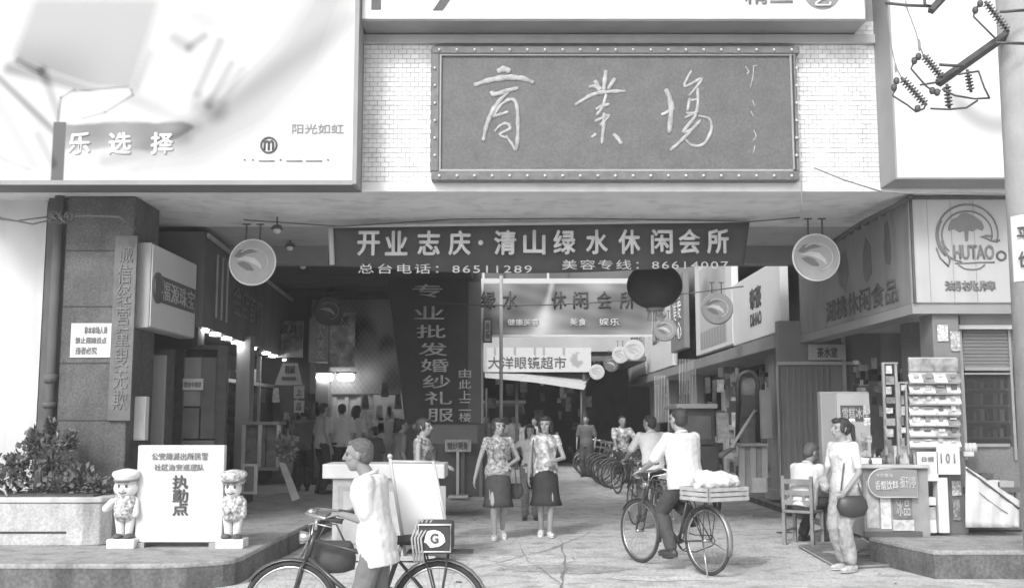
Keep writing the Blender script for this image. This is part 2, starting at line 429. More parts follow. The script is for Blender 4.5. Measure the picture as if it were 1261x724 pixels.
def brush(strokes, ox, oy, sc, name, rad):
    mb = MB()
    for st in strokes:
        r = st[0]*rad; pts = [W(ox+x/sc, oy+y/sc, YP-.003) for x, y in st[1:]]
        # smooth the stroke
        P = []
        for i in range(len(pts)-1):
            a = pts[max(i-1, 0)]; b = pts[i]; c = pts[i+1]; d = pts[min(i+2, len(pts)-1)]
            for k in range(5):
                t = k/5; P.append(.5*((2*b)+(c-a)*t+(2*a-5*b+4*c-d)*t*t+(3*b-a-3*c+d)*t**3))
        P.append(pts[-1]); n = len(P)
        rr = [r*(.55+.55*math.sin(PI*(i+1)/(n+1))+.15*math.sin(i*1.7)) for i in range(n)]
        o = len(mb.v); mb.path(P, rr, 8)
        for q in mb.v[o:]: q.y = YP-.003+(q.y-YP+.003)*.5
    part(name, mb, brush_m, plq)
brush([(1.6, (550, 268), (575, 258), (600, 268)), (1.5, (463, 318), (520, 300), (580, 290), (640, 292), (688, 310)), (1.2, (528, 340), (538, 352), (600, 335), (628, 328)),
       (1.2, (592, 342), (555, 380), (530, 420), (510, 470), (498, 525)), (1., (535, 440), (560, 395), (600, 370), (622, 390), (627, 460), (622, 552), (604, 535), (582, 505)),
       (.8, (540, 432), (565, 425), (592, 415)), (.8, (540, 490), (560, 468), (585, 460), (598, 478), (560, 500), (590, 515))], 430, 0, 3.016, 'brush_character', .023)
brush([(1.3, (955, 262), (950, 300), (945, 345)), (1.2, (912, 300), (935, 335)), (1.2, (988, 292), (960, 335)), (1.2, (838, 392), (900, 355), (960, 342), (1028, 340)),
       (1.1, (890, 325), (915, 322), (935, 345)), (1., (955, 350), (940, 400), (918, 430)), (1., (915, 408), (940, 395), (968, 388)), (1., (912, 452), (965, 430), (930, 470)),
       (1.1, (948, 420), (945, 470), (938, 538)), (1.2, (982, 498), (998, 515), (1012, 538)), (.9, (918, 498), (900, 512))], 430, 0, 3.016, 'brush_character', .020)
brush([(1.6, (105, 288), (122, 340), (116, 432)), (1., (90, 372), (112, 362), (132, 348)), (.9, (188, 228), (165, 280), (222, 255), (180, 310)), (1., (208, 285), (205, 360), (170, 365)),
       (.9, (182, 318), (175, 360)), (.7, (185, 325), (205, 322)), (1., (165, 382), (205, 368), (160, 430), (205, 408)), (.9, (208, 375), (245, 385), (252, 420), (228, 465), (190, 470), (166, 448)),
       (1., (218, 388), (160, 450), (118, 487))], 780, 0, 2.622, 'brush_character', .020)
brush([(.8, (362, 215), (372, 232), (366, 240)), (.7, (385, 215), (400, 212)), (.8, (388, 215), (386, 250), (376, 288)), (.6, (385, 325), (392, 345)), (.6, (380, 360), (388, 378)),
       (.6, (388, 420), (396, 440), (386, 455)), (.6, (392, 470), (388, 495))], 780, 0, 2.622, 'signature', .010)

# ---------------------------------------------------------------- billboards
def billboard(label, x0, y0, x1, y1, Yb, loc):
    b = thing('billboard', label, 'billboard', loc)
    a = W(x0, y0, Yb); c = W(x1, y1, Yb)
    return b, a, c
YB = 11.35
bl, a, c = billboard('huge pale advertising billboard with a pouring hand picture above the left pillar', -60, -60, 437, 225, YB, W(190, 235, YB))
part('box', MB().box(a.x, c.x, YB, YF-.02, c.z, a.z), edge_d, bl, bev=.01)
part('rim', MB().box(c.x-.025, c.x+.02, YB-.03, YB+.3, c.z-.02, a.z).box(a.x, c.x-.026, YB-.03, YB-.003, c.z-.03, c.z+.02), edge_m, bl)
shoulder = [(22, 75), (45, 0), (200, 0), (170, 116), (120, 112), (60, 92)]
wedge = [(88, 188), (86, 154), (100, 157), (130, 155), (160, 153), (200, 155), (230, 153), (240, 156), (247, 160), (238, 167), (222, 176), (195, 190), (150, 184), (120, 189)]
hand = [(82, 155), (84, 128), (105, 118), (165, 113), (169, 120), (140, 140), (112, 156)]
def soft(x, y, P, r=5):
    return sum(inpoly(x+a_*r, y+b_*r, P) for a_, b_ in ((0, 0), (1, 0), (-1, 0), (0, 1), (0, -1), (.7, .7), (-.7, .7), (.7, -.7), (-.7, -.7)))/9
swoosh = [(130, 220), (250, 205), (330, 165), (400, 90), (437, -20), (400, -40), (340, 60), (270, 130), (200, 180)]
folds = [(0, 110), (30, 118), (70, 165), (74, 222), (40, 215), (10, 190), (-40, 170)]
def art_left(u, v):
    x = -60+u*497; y = -60+v*285; g = .84
    g -= .17*soft(x, y, swoosh, 14)
    g -= .10*soft(x, y, folds, 10)*(.5+.5*math.sin((x-y*.6)*.16))
    k_ = soft(x, y, shoulder, 7); g -= k_*(.24+.2*sm01((y-30)/80)*sm01((170-x)/120))
    if x > 200: g -= .03*math.sin(x*.05+y*.04)
    d, t = seg(x, y, 20, 88, 130, 120); g -= .40*sm01(1-d/(14-5*t))*(1-.5*t)
    d, t = seg(x, y, 8, 100, 78, 165); g -= .36*sm01(1-d/8)
    d, t = seg(x, y, 60, 90, 84, 150); g -= .25*sm01(1-d/10)
    k_ = soft(x, y, wedge, 2); g = g*(1-k_)+k_*(.40+.16*sm01((y-168)/20)+.04*math.sin(x*.09))
    d, t = seg(x, y, 140, 200, 235, 172); g -= .16*sm01(1-d/16)
    d, t = seg(x, y, 235, 172, 430, 30); g -= .13*sm01(1-d/26)
    d, t = seg(x, y, 170, 125, 246, 158); g -= .14*sm01(1-d/16)
    k_ = soft(x, y, hand, 2); g = g*(1-k_)+.86*k_
    for s in ((84, 124, 100, 114, 2.5, .3), (100, 116, 165, 110, 2, .2), (168, 113, 171, 121, 2, .25), (170, 121, 138, 142, 2.5, .3), (138, 142, 110, 150, 2.5, .25), (84, 124, 82, 152, 3, .35), (120, 128, 160, 122, 2, .12), (30, 78, 58, 92, 8, .3), (230, 15, 262, 30, 16, .06), (190, 70, 175, 112, 10, .12), (300, 90, 280, 128, 12, .12)):
        d, t = seg(x, y, *s[:4]); g -= s[5]*sm01(1-d/s[4])
    if 77 < x < 92 and y > 153: g = .22
    for s in ((274, 55, 248, 118, 11), (288, 82, 262, 132, 10), (250, 132, 272, 140, 22)):
        d, t = seg(x, y, *s[:4]); g -= .24*sm01(1-d/s[4])
    d, t = seg(x, y, 218, 50, 236, 62); g -= .18*sm01(1-d/12)
    d, t = seg(x, y, 236, 62, 254, 48); g -= .22*sm01(1-d/9)
    d, t = seg(x, y, 175, 115, 240, 30); g -= .04*sm01(1-d/50)
    d, t = seg(x, y, 10, 195, 50, 212); g -= .1*sm01(1-d/5)
    d, t = seg(x, y, 58, 170, 78, 205); g -= .16*sm01(1-d/9)
    return max(.08, g)**1.35*.74
printed('picture', lambda u, v: V((a.x+u*(c.x-.03-a.x), YB-.004, a.z+v*(c.z+.022-a.z))), 260, 150, art_left, bl)
for ch, x in (('乐', 98), ('选', 148), ('择', 200)): text_px(ch, x-13, 164, x+13, 190, YB-.006, inkw, bl, off=.04)
text_px('阳光如虹', 360, 153, 423, 165, YB-.006, inkm, bl, off=.0)
m_ = MB(); m_.torus(W(331, 179, YB-.006), .085, .012, Matrix.Rotation(PI/2, 3, 'X'), 28, 6); part('logo', m_, inkd, bl)
text_px('m', 325, 173, 337, 185, YB-.007, inkd, bl, off=.03)
text_px('· · — · — — ·', 300, 196, 405, 199, YB-.006, inkm, bl)
bt, a2, c2 = billboard('white billboard cut off by the top edge, directly above the dark plaque', 447, -150, 1067, 26, YB+.1, W(757, 40, YB+.1))
YT = YB+.1
part('box', MB().box(a2.x, c2.x, YT, YF-.02, c2.z, a2.z), edge_m, bt, bev=.01)
part('face', MB().box(a2.x+.02, c2.x-.02, YT-.012, YT-.002, c2.z+.02, a2.z-.02), whitem, bt)
m_ = MB(); boxpx(m_, 458, -40, 469, 12, YT-.02, .006); part('lettering', m_, inkd, bt)
m_ = MB(); m_.prism([W(x, y, YT-.02) for x, y in ((533, 13), (545, 13), (575, -30), (562, -30))], (0, .006, 0)); part('lettering', m_, inkd, bt)
text_px('精工', 917, -18, 976, 5, YT-.02, inkm, bt, off=.02)
m_ = MB(); m_.lathe([(.0, 0), (.21, 0), (.21, .006)], W(1012, -10, YT-.014), Matrix.Rotation(PI/2, 3, 'X'), 32, False); part('logo', m_, inkm, bt)
text_px('艺', 1000, -12, 1024, 8, YT-.03, inkw, bt)
br, a3, c3 = billboard('tall white billboard behind the insulators of the utility pole', 1091, -60, 1330, 221, YB+.02, W(1160, 235, YB))
YR = YB+.02
part('box', MB().box(a3.x, c3.x, YR, YF-.02, c3.z, a3.z), edge_m, br, bev=.01)
def art_right(u, v):
    x = 1091+u*239; y = -60+v*281; g = .7
    d = abs(math.hypot(x-1230, y-95)-62); g -= .3*sm01(1-d/22)*sm01((y-100)/40)
    d = math.hypot(x-1165, y-118); g -= .06*sm01(1-d/40)
    return g
printed('picture', lambda u, v: V((a3.x+.02+u*(c3.x-.04-a3.x), YR-.004, a3.z-.02+v*(c3.z+.04-a3.z))), 70, 80, art_right, br)
# ================================================================ LEFT SIDE
pil = thing('pillar', 'broad dark granite pillar with a white notice at the left of the passage', 'pillar', W(110, 660, 12.2))
a = W(80, 300, 12.1); b = W(165, 300, 12.1)
part('shaft', MB().box(a.x, b.x, 12.1, 12.95, zp, ZS), darkstone, pil, bev=.02)
part('side_strip', MB().box(W(57, 300, 12.2).x, a.x-.003, 12.2, 12.95, zp, ZS), darkm, pil, bev=.01)
# recessed panel joints on the front
jm = M('joint_dark', .05, .9)
j = MB()
for zz in (.9, 1.55, 2.2, 2.85, 3.5): j.box(a.x+.001, b.x-.001, 12.094, 12.1, zz, zz+.012)
part('joints', j, jm, pil)
pp = MB(); x = W(70, 300, 12.08).x; pp.tube((x, 12.1, zp), (x, 12.1, ZS), .055, n=12); pp.tube((x, 12.1, 1.98), (x, 12.1, 2.08), .075, n=12).tube((x, 12.1, 1.7), (x, 12.1, 1.76), .075, n=12)
solo('drain_pipe', pp, darkm, 'round dark downpipe beside the planter at the left pillar', 'pipe')
solo('side_wall', MB().box(-12, W(56, 300, 12.4).x, 12.4, 12.9, zp, ZS+.2), whitewall, 'bright white wall behind the leafy bush on the far left', 'wall')
nt_ = thing('notice', 'white paper notice with three lines pasted on the dark pillar', 'notice', W(113, 439, 12.08))
m_ = MB(); boxpx(m_, 88, 398, 138, 440, 12.085, .012); part('sheet', m_, whitem, nt_)
for s, y0, y1, x0, x1 in (('非本市场人员', 402, 411, 104, 132), ('禁止摆摊设点', 415, 423, 93, 131), ('违者必究', 427, 436, 93, 119)): text_px(s, x0, y0, x1, y1, 12.083, inkm, nt_)
cp = thing('couplet_board', 'narrow dark vertical board of small characters on the pillar edge', 'sign board', W(151, 515, 12.07))
m_ = MB(); boxpx(m_, 142, 290, 160, 518, 12.06, .04); part('board', m_, woodd, cp, bev=.005)
text_px('\n'.join('诚信经营童叟无欺'), 146.5, 300, 155.5, 505, 12.055, M('couplet_ink', .17, .7, .4, 30), cp, off=.0)
mbx = thing('meter_box', 'slim white metal box fixed beside the dark pillar', 'box', W(167, 543, 12.3))
m_ = MB(); boxpx(m_, 158, 488, 178, 542, 12.35, .12); part('case', m_, whitem, mbx, bev=.008)
m_ = MB(); boxpx(m_, 160, 490, 176, 540, 12.342, .006); part('door', m_, M('off_white', .74, .5, .03), mbx)
# projecting sign box
sb = thing('box_sign', 'pale projecting lightbox sign beside the left hanging disc', 'sign', W(200, 410, 12.8))
x1 = W(187, 300, 12.2).x; x0 = W(166, 300, 12.2).x
part('case', MB().box(x0, x1, 12.2, 13.95, 2.62, 3.62), M('lightbox_case', .36, .6, .05, 3), sb, bev=.012)
part('face', MB().box(x1, x1+.012, 12.22, 13.93, 2.64, 3.6), M('lightbox_face', .6, .5, .03, 3), sb)
xf = x1+.014
part('band', MB().box(xf, xf+.004, 12.35, 13.9, 2.95, 3.27), inkd, sb)
text('福源珠宝', (xf+.006, 13.2, 3.11), 1.3, .24, M('sign_grey', .45, .6), sb, R=(0, 1, 0), off=.01)
m_ = MB(); m_.torus((xf+.006, 12.42, 3.11), .17, .018, Matrix.Rotation(PI/2, 3, 'Y'), 24, 6); part('emblem', m_, inkd, sb)
# shop fronts on the left
ls = thing('shop', 'dim shop front with glass panels behind the white duty board', 'shop', W(230, 600, 13.4, ))
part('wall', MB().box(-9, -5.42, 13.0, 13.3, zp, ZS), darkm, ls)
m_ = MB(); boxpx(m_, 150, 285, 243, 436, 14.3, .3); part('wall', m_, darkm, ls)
m_ = MB(); boxpx(m_, 168, 437, 196, 652, 13.2, .08); part('door_panel', m_, M('door_grey', .33, .7, .1, 2), ls, bev=.01)
m_ = MB(); boxpx(m_, 196, 430, 203, 652, 13.25, .15); boxpx(m_, 214, 425, 219, 650, 14.2, .12); boxpx(m_, 268, 425, 273, 640, 14.2, .12); boxpx(m_, 150, 425, 268, 430, 14.19, .12); part('frame', m_, steel_d, ls)
m_ = MB(); boxpx(m_, 203, 430, 268, 640, 14.27, .02); part('glass', m_, glassd, ls)
for i, (p, g) in enumerate((((221, 440, 246, 500), .3), ((221, 502, 246, 540), .2), ((221, 542, 264, 620), .26), ((248, 440, 264, 540), .16), ((204, 440, 212, 600), .12))):
    m_ = MB(); boxpx(m_, *p, 14.24, .01); part('pane', m_, M('shop_pane_%d' % i, g, .3, .2, 3), ls)
sl_ = thing('paper_slip', 'small white paper slip taped to the shop glass', 'notice', W(237, 480, 14.2))
m_ = MB(); boxpx(m_, 225, 466, 250, 480, 14.2, .008); part('sheet', m_, whitem, sl_); text_px('营业中请进', 227, 470, 248, 477, 14.198, inkm, sl_)
# interior mass so the shop has depth
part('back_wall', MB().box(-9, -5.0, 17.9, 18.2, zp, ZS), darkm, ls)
# arcade fascia with downlights
p1 = W(250, 407, 14.2); zl = 2.78
pts = []
for px, py in ((250, 407), (265, 412), (279, 417), (291, 422), (310, 429), (328, 435), (336, 438.5), (351, 443.5)):
    d = _ray(px, py); t = (zl-CAMZ)/d.z; pts.append(V((0, 0, CAMZ))+d*t)
fa = thing('arcade_fascia', 'long dark overhanging shop fascia with a row of small downlights at left', 'fascia', (pts[3].x, pts[3].y, zl))
A = pts[0]-(pts[-1]-pts[0]).normalized()*.5; B = pts[-1]+(pts[-1]-pts[0]).normalized()*1.2; d = (B-A).normalized(); n = V((d.y, -d.x, 0))
if n.x < 0: n = -n
m_ = MB(); q = A+n*.1; q2 = B+n*.1
m_.prism([q+V((0, 0, .02)), q-n*1.2+V((0, 0, .02)), q-n*1.2+V((0, 0, 1.3)), q+V((0, 0, 1.3))], q2-q); part('panel', m_, M('fascia_dark', .12, .6, .25, 2), fa, bev=.01)
m_ = MB(); m_.prism([q+n*.02+V((0, 0, 1.22)), q+n*.05+V((0, 0, 1.22)), q+n*.05+V((0, 0, 1.28)), q+n*.02+V((0, 0, 1.28))], (q2-q)); part('trim', m_, lightm, fa)
lampw = M_emit('lamp_glow', .8, 25)
lm = MB(); lm.lathe([(0, 0), (.075, 0), (.075, .03), (0, .03)], n=14, sm=False); lme = lm.mesh('downlight', lampw)
for p in pts: inst('downlight', lme, fa, Matrix.Translation(p-V((0, 0, .015))))
text('金店首饰', (A.lerp(B, .35)+n*.115+V((0, 0, .62))), 2.6, .5, M('fascia_letter', .2, .5), fa, R=d, off=.01)
m_ = MB(); qq = A.lerp(B, .08)+n*.12
for k in range(3): m_.box(-.012, .012, -.012, .012, 0, .9, Matrix.Translation(qq+d*(.35*k)+V((0, 0, .2))))
part('rod', m_, lightm, fa)
# goods and glass along the left shops
r_ = random.Random(12)
sw_ = thing('shop', 'dim row of shop windows under the downlights, crowded with goods', 'shop', (-5, 18, zp))
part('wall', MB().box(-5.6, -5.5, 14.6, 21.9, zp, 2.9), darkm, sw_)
for i in range(5):
    y = 14.8+i*1.45; m_ = MB(); m_.box(-4.98, -4.9, y, y+.07, zp, 2.78); m_.box(-4.98, -4.9, y+.071, y+1.44, 2.2, 2.26); part('frame', m_, metalm, sw_)
    m_ = MB(); m_.box(-4.95, -4.94, y+.08, y+1.44, zp+.1, 2.19); part('glass', m_, glassm, sw_)
    for g in (.12, .35, .6):
        m_ = MB()
        for k in range(12): yy = y+.1+r_.random()*1.1; zz = zp+.15+r_.random()*1.9; m_.box(-5.4, -5.2+r_.random()*.15, yy, yy+r_.uniform(.08, .28), zz, zz+r_.uniform(.1, .4))
        part('display_goods', m_, M('goods_%d' % int(g*100), g, .6, .4, 9), sw_, kind='stuff')
# hanging garments and posters on the inner cross wall
for g, n_ in ((.08, 16), (.28, 14), (.55, 10)):
    m_ = MB()
    for k in range(n_):
        px = r_.choice((r_.uniform(338, 392), r_.uniform(440, 496))); py = r_.uniform(470, 560); m_.add(*(lambda q: (q, [(0, 1, 2, 3), (7, 6, 5, 4), (0, 4, 5, 1), (1, 5, 6, 2), (2, 6, 7, 3), (3, 7, 4, 0)]))([W(px-3, py, 21.6), W(px+3, py, 21.6), W(px+5, py+18, 21.6), W(px-5, py+18, 21.6), W(px-3, py, 21.7), W(px+3, py, 21.7), W(px+5, py+18, 21.7), W(px-5, py+18, 21.7)]))
    part('hanging_goods', m_, M('goods_%d' % int(g*100), g, .6, .4, 9), sw_, kind='stuff')
for k, (x0_, y0_, x1_, y1_, g, s_) in enumerate(((407, 385, 436, 452, .5, '美发'), (340, 395, 372, 440, .3, '皮具'), (246, 345, 300, 400, .16, '')) ):
    if s_: t = thing('poster', ('pale framed beauty poster hung before the big one in the arcade', 'grey leather goods board above the pointed sign')[k], 'poster', W((x0_+x1_)/2, y1_, 20.8)); m_ = MB(); boxpx(m_, x0_, y0_, x1_, y1_, 20.8, .05); part('board', m_, M('poster_%d' % k, g, .6, .5, 4, speck=.3, sscale=9), t); text_px(s_, x0_+6, y0_+4, x1_-6, y0_+16, 20.78, inkd, t)
# columns under the fascia
def column(px, Y, wpx, mat, label, y0=430):
    x = W(px, 500, Y).x; hw = wpx/2*Y/FPX
    c = thing('column', label, 'column', (x, Y, zp))
    part('shaft', MB().box(x-hw, x+hw, Y, Y+.3, zp, 2.9 if y0 else ZS), mat, c, bev=.01)
    part('base', MB().box(x-hw-.03, x+hw+.03, Y-.03, Y+.33, zp, zp+.14), darkstone, c, bev=.01)
column(298, 17.0, 17, M('column_grey', .28, .7, .1, 3, dirt=.2), 'slim grey column under the row of downlights')
column(396, 21.6, 16, M('column_mid', .24, .7, .1, 3), 'grey column left of the two glowing lamps')
# back cross wall of the left arcade with posters
cw = thing('shop', 'deep shop front at the arcade end with a big beauty poster above it', 'shop', W(440, 600, 22))
part('wall', MB().box(-9, W(400, 400, 22).x, 22, 22.3, 0, ZS+.4).box(W(400, 400, 22).x, -2.2, 22.0, 22.3, 3.0, 5.0), M('arcade_inner', .16, .8, .2, 1.5), cw)
part('back_wall', MB().box(-6, -2.0, 25.5, 25.8, 0, 3.2), M('shop_interior', .3, .8, .3, 2), cw)
part('side_wall', MB().box(-2.2, -2.0, 22.0, 25.5, 0, 5.0), midm, cw)
m_ = MB(); [boxpx(m_, x, 470, x+2.5, 600, 21.95, .06) for x in (410, 425, 440, 455)]; part('door_frame', m_, lightm, cw)
m_ = MB(); boxpx(m_, 412, 472, 425, 600, 22.0, .015); boxpx(m_, 427, 472, 440, 560, 22.0, .015); part('door_glass', m_, M('door_lit_tone', .5, .4, .15, 4), cw)  # pale glass tone stands in for the lit shop interior
ps = thing('poster', 'tall grey beauty poster with dark haired faces deep in the left arcade', 'poster', W(430, 485, 21.9))
def art_face(u, v):
    x = 383+u*110; y = 368+v*118; g = .28+.04*math.sin(u*9)
    for cx, cy, r, dg in ((447, 408, 17, -.2), (451, 417, 9, .12), (425, 432, 12, -.13), (477, 425, 11, -.2), (480, 438, 10, .14), (400, 395, 20, .05), (462, 458, 14, .12), (440, 462, 12, -.08), (484, 470, 12, -.16), (424, 390, 12, .08), (470, 390, 18, .1)):
        g += dg*sm01(1.4-math.hypot(x-cx, (y-cy)*.8)/r)
    return g + .05*math.sin(x*.9)*math.sin(y*.7)
pa = W(383, 368, 21.9); pc = W(493, 486, 21.9)
part('board', MB().box(pa.x, pc.x, 21.9, 21.98, pc.z, pa.z), edge_d, ps)
printed('picture', lambda u, v: V((pa.x+.02+u*(pc.x-pa.x-.04), 21.89, pa.z-.02+v*(pc.z-pa.z+.04))), 70, 70, art_face, ps)
vs_ = thing('box_sign', 'narrow pale vertical lightbox below the dark hanging disc in the arcade', 'sign', W(391, 450, 20))
m_ = MB(); boxpx(m_, 381, 392, 402, 446, 20, .15); part('case', m_, M('lightbox_dim', .3, .5, .1, 4), vs_)
text_px('\n'.join('丽人美发'), 390, 394, 400, 442, 19.99, inkl, vs_)
for px, l in ((400, 'left'), (426, 'right')):
    f = thing('strip_lamp', 'glowing white lamp, %s of the pair over the shop door' % l, 'lamp', W(px, 466, 21.6))
    m_ = MB(); boxpx(m_, px-12, 457.5, px+12, 460, 21.5, .14); part('housing', m_, metalm, f)
    c = W(px, 464.5, 21.57); m_ = MB(); m_.path([c-V((.17, 0, 0)), c-V((.14, 0, .0)), c+V((.14, 0, 0)), c+V((.17, 0, 0))], [.03, .07, .07, .03], 10); part('tube', m_, M_emit('tube_glow', .8, 12), f)
# house shaped sign, hanging small signs
hs = thing('shop_sign', 'small pale sign board with a pointed top standing out from the left shops', 'sign', W(356, 474, 18.6))
m_ = MB(); m_.prism([W(x, y, 18.6) for x, y in ((348, 447), (366, 447), (370, 466), (372, 474), (338, 474), (342, 463))], (0, .06, 0)); part('board', m_, M('sign_pale', .42, .6, .05, 3), hs)
m_ = MB(); boxpx(m_, 347, 464, 364, 468, 18.59, .006); part('stripe', m_, inkd, hs)
text_px('鞋城', 351, 450, 363, 460, 18.595, inkd, hs)
for k, (y0, y1, c_) in enumerate(((475, 490, '上'), (493, 508, '品'))):
    h2 = thing('hanging_sign', 'small square hanging sign, %s one under the pointed sign' % ('upper', 'lower')[k], 'sign', W(368, y1, 18.6))
    m_ = MB(); boxpx(m_, 362, y0, 374, y1, 18.6, .05); part('board', m_, MATS['sign_pale'], h2); text_px(c_, 365, y0+3, 371, y1-3, 18.59, inkd, h2)
# goods in front of the left shops
sh = thing('display_cabinet', 'low glass display cabinet under the slim grey column', 'cabinet', W(320, 585, 16.4))
for y_ in (519, 575): m_ = MB(); boxpx(m_, 298, y_, 344, y_+4, 16.2, .5); part('shelf', m_, M('cab_grey', .22, .6, .1, 3), sh)
for x_ in (298, 318, 341): m_ = MB(); boxpx(m_, x_, 523.2, x_+3, 574.8, 16.2, .06); part('post', m_, lightm, sh)
m_ = MB(); boxpx(m_, 301, 523, 318, 574, 16.35, .3); boxpx(m_, 321, 523, 326, 574, 16.35, .3); boxpx(m_, 329, 523, 340, 574, 16.4, .3); part('content', m_, M('goods_grey', .2, .7, .4, 6), sh)
fr_ = thing('picture_frame', 'pale framed panel leaning low beside the second police figure', 'frame', W(305, 610, 15.2))
m_ = MB(); [boxpx(m_, *p, 15.2, .05) for p in ((297, 571, 316, 574), (297, 605, 316, 608), (297, 574, 300, 605), (313, 574, 316, 605))]; part('frame', m_, lightm, fr_)
m_ = MB(); boxpx(m_, 300, 574, 313, 605, 15.22, .02); part('panel', m_, midm, fr_)
ln = thing('leaning_board', 'thin pale board leaning beside the shop plant', 'board', W(362, 615, 15.5))
m_ = MB(); m_.prism([W(343, 569, 15.8), W(351, 569, 15.8), W(369, 613, 15.4), W(360, 617, 15.4)], (0, .03, 0)); part('board', m_, M('board_pale', .3, .7, .15, 5), ln)
def leaf_cloud(spots, n, size, seed, gmin=.3):
    r = random.Random(seed); mb = MB()
    for _ in range(n):
        c, rad = r.choice(spots); v = V((r.gauss(0, 1), r.gauss(0, 1), r.gauss(0, 1)))
        v = v.normalized()*r.uniform(gmin, 1.08); p = V(c)+V((v.x*rad[0], v.y*rad[1], v.z*rad[2]))
        d = (v+V((r.uniform(-.6, .6), r.uniform(-.6, .6), r.uniform(-.2, .9)))).normalized(); s = d.cross(V((r.uniform(-1, 1), r.uniform(-1, 1), r.uniform(-1, 1)))).normalized()
        l = size*r.uniform(.4, 1.9); w_ = l*r.uniform(.2, .45); k = d.cross(s)*l*.12
        mb.add([p, p+d*l*.5+s*w_+k, p+d*l, p+d*l*.5-s*w_+k], [(0, 1, 2, 3)])
    return mb
sp = thing('potted_plant', 'small bushy plant beside the display cabinet in the left arcade', 'plant', W(352, 580, 15.9))
c = W(352, 553, 15.9); part('foliage', leaf_cloud([(c, (.14, .12, .2))], 260, .07, 3), leafl, sp)
m_ = MB(); m_.lathe([(.08, 0), (.11, .2), (.12, .2)], W(352, 585, 15.9)); part('pot', m_, midm, sp)
# planter and bush
pl = thing('planter', 'long weathered white concrete planter below the bush', 'planter', W(60, 664, 11.4))
x1 = W(137, 640, 11.35).x; zt_ = W(60, 612, 11.3).z
outl = [(-7.2, 11.3), (x1-.28, 11.3), (x1-.12, 11.34), (x1-.03, 11.45), (x1, 11.6), (x1, 12.05), (-7.2, 12.05)]
m_ = MB(); m_.prism([(x, y, zp) for x, y in outl], (0, 0, zt_-zp-.06)); part('trough', m_, M('planter_white', .5, .8, .12, 3, .3, dirt=.45, speck=.15), pl, bev=.015)
m_ = MB(); cxm = -5.8; m_.prism([(cxm+(x-cxm)*1.012, 11.67+(y-11.67)*1.05, zt_-.058) for x, y in outl], (0, 0, .058)); part('rim', m_, M('planter_rim', .56, .8, .08, 3, dirt=.3), pl, bev=.012)
m_ = MB(); m_.box(-7.2, x1-.45, 11.292, 11.3, zp+.13, zp+.15); part('groove', m_, jm, pl)
m_ = MB(); m_.box(-7.1, x1-.2, 11.36, 12.0, zt_, zt_+.02); part('soil', m_, M('soil', .08, .95, .3, 20), pl)
bs = thing('shrub', 'leafy dark shrub growing in the white planter', 'shrub', W(50, 605, 11.6))
P_ = lambda px, py, Y=11.65: W(px, py, Y)
spots = [(P_(40, 545), (.05, .06, .14)), (P_(20, 572), (.1, .1, .1)), (P_(42, 580), (.3, .22, .26)), (P_(70, 560), (.16, .16, .2)), (P_(100, 592), (.2, .18, .16)), (P_(8, 590), (.2, .2, .16)), (P_(45, 552), (.1, .1, .16)), (P_(122, 598), (.08, .1, .12)), (P_(85, 545), (.05, .06, .12)), (P_(62, 530), (.03, .04, .1)), (P_(-20, 585), (.25, .2, .2)), (P_(75, 598), (.4, .2, .1))]
part('foliage', leaf_cloud(spots, 1700, .05, 5, .2), leafm, bs)
part('young_leaves', leaf_cloud(spots, 800, .05, 6, .6), leafl, bs)
st = MB()
for i in range(12):
    c, r_ = spots[i % len(spots)]; b0 = V((c.x+random.uniform(-.05, .05), 11.65, zt_)); st.tube(b0, c+V((random.uniform(-.1, .1), 0, .1)), .012, .004, 5)
part('stem', st, woodd, bs)
hp = thing('garden_hose', 'short pale curved hose resting on the planter rim', 'hose', W(8, 612, 11.4))
m_ = MB(); m_.path([W(-15, 600, 11.4), W(-2, 600, 11.38), W(6, 604, 11.36), W(9, 611, 11.35)], .012, 8); part('tube', m_, lightm, hp)
# duty board with the two police figures
db = thing('duty_board', 'big white board reading duty point in front of the left shops', 'sign board', W(221, 668, 11.3))
a = W(170, 548, 11.2); b = W(273, 667, 11.2)
part('panel', MB().box(a.x, b.x, 11.2, 11.3, b.z+.0, a.z), M('duty_white', .66, .5, .03, 2), db, bev=.012)
m_ = MB(); boxpx(m_, 172, 658, 271, 667, 11.195, .004); part('skirting', m_, M('duty_skirting', .66, .5, .05, 4), db)  # strip in the same white as the board
part('foot', MB().box(a.x+.05, a.x+.12, 11.15, 11.7, zp, zp+.05).box(b.x-.12, b.x-.05, 11.15, 11.7, zp, zp+.05), metalm, db)
for ch, y in (('执', 593), ('勤', 610), ('点', 626)): text_px(ch, 213, y-8, 231, y+8, 11.193, inkd, db, off=.03)
text_px('公安局派出所民警', 187, 557, 256, 566, 11.193, inkm, db); text_px('社区治安巡逻队', 190, 571, 251, 579, 11.193, inkm, db)
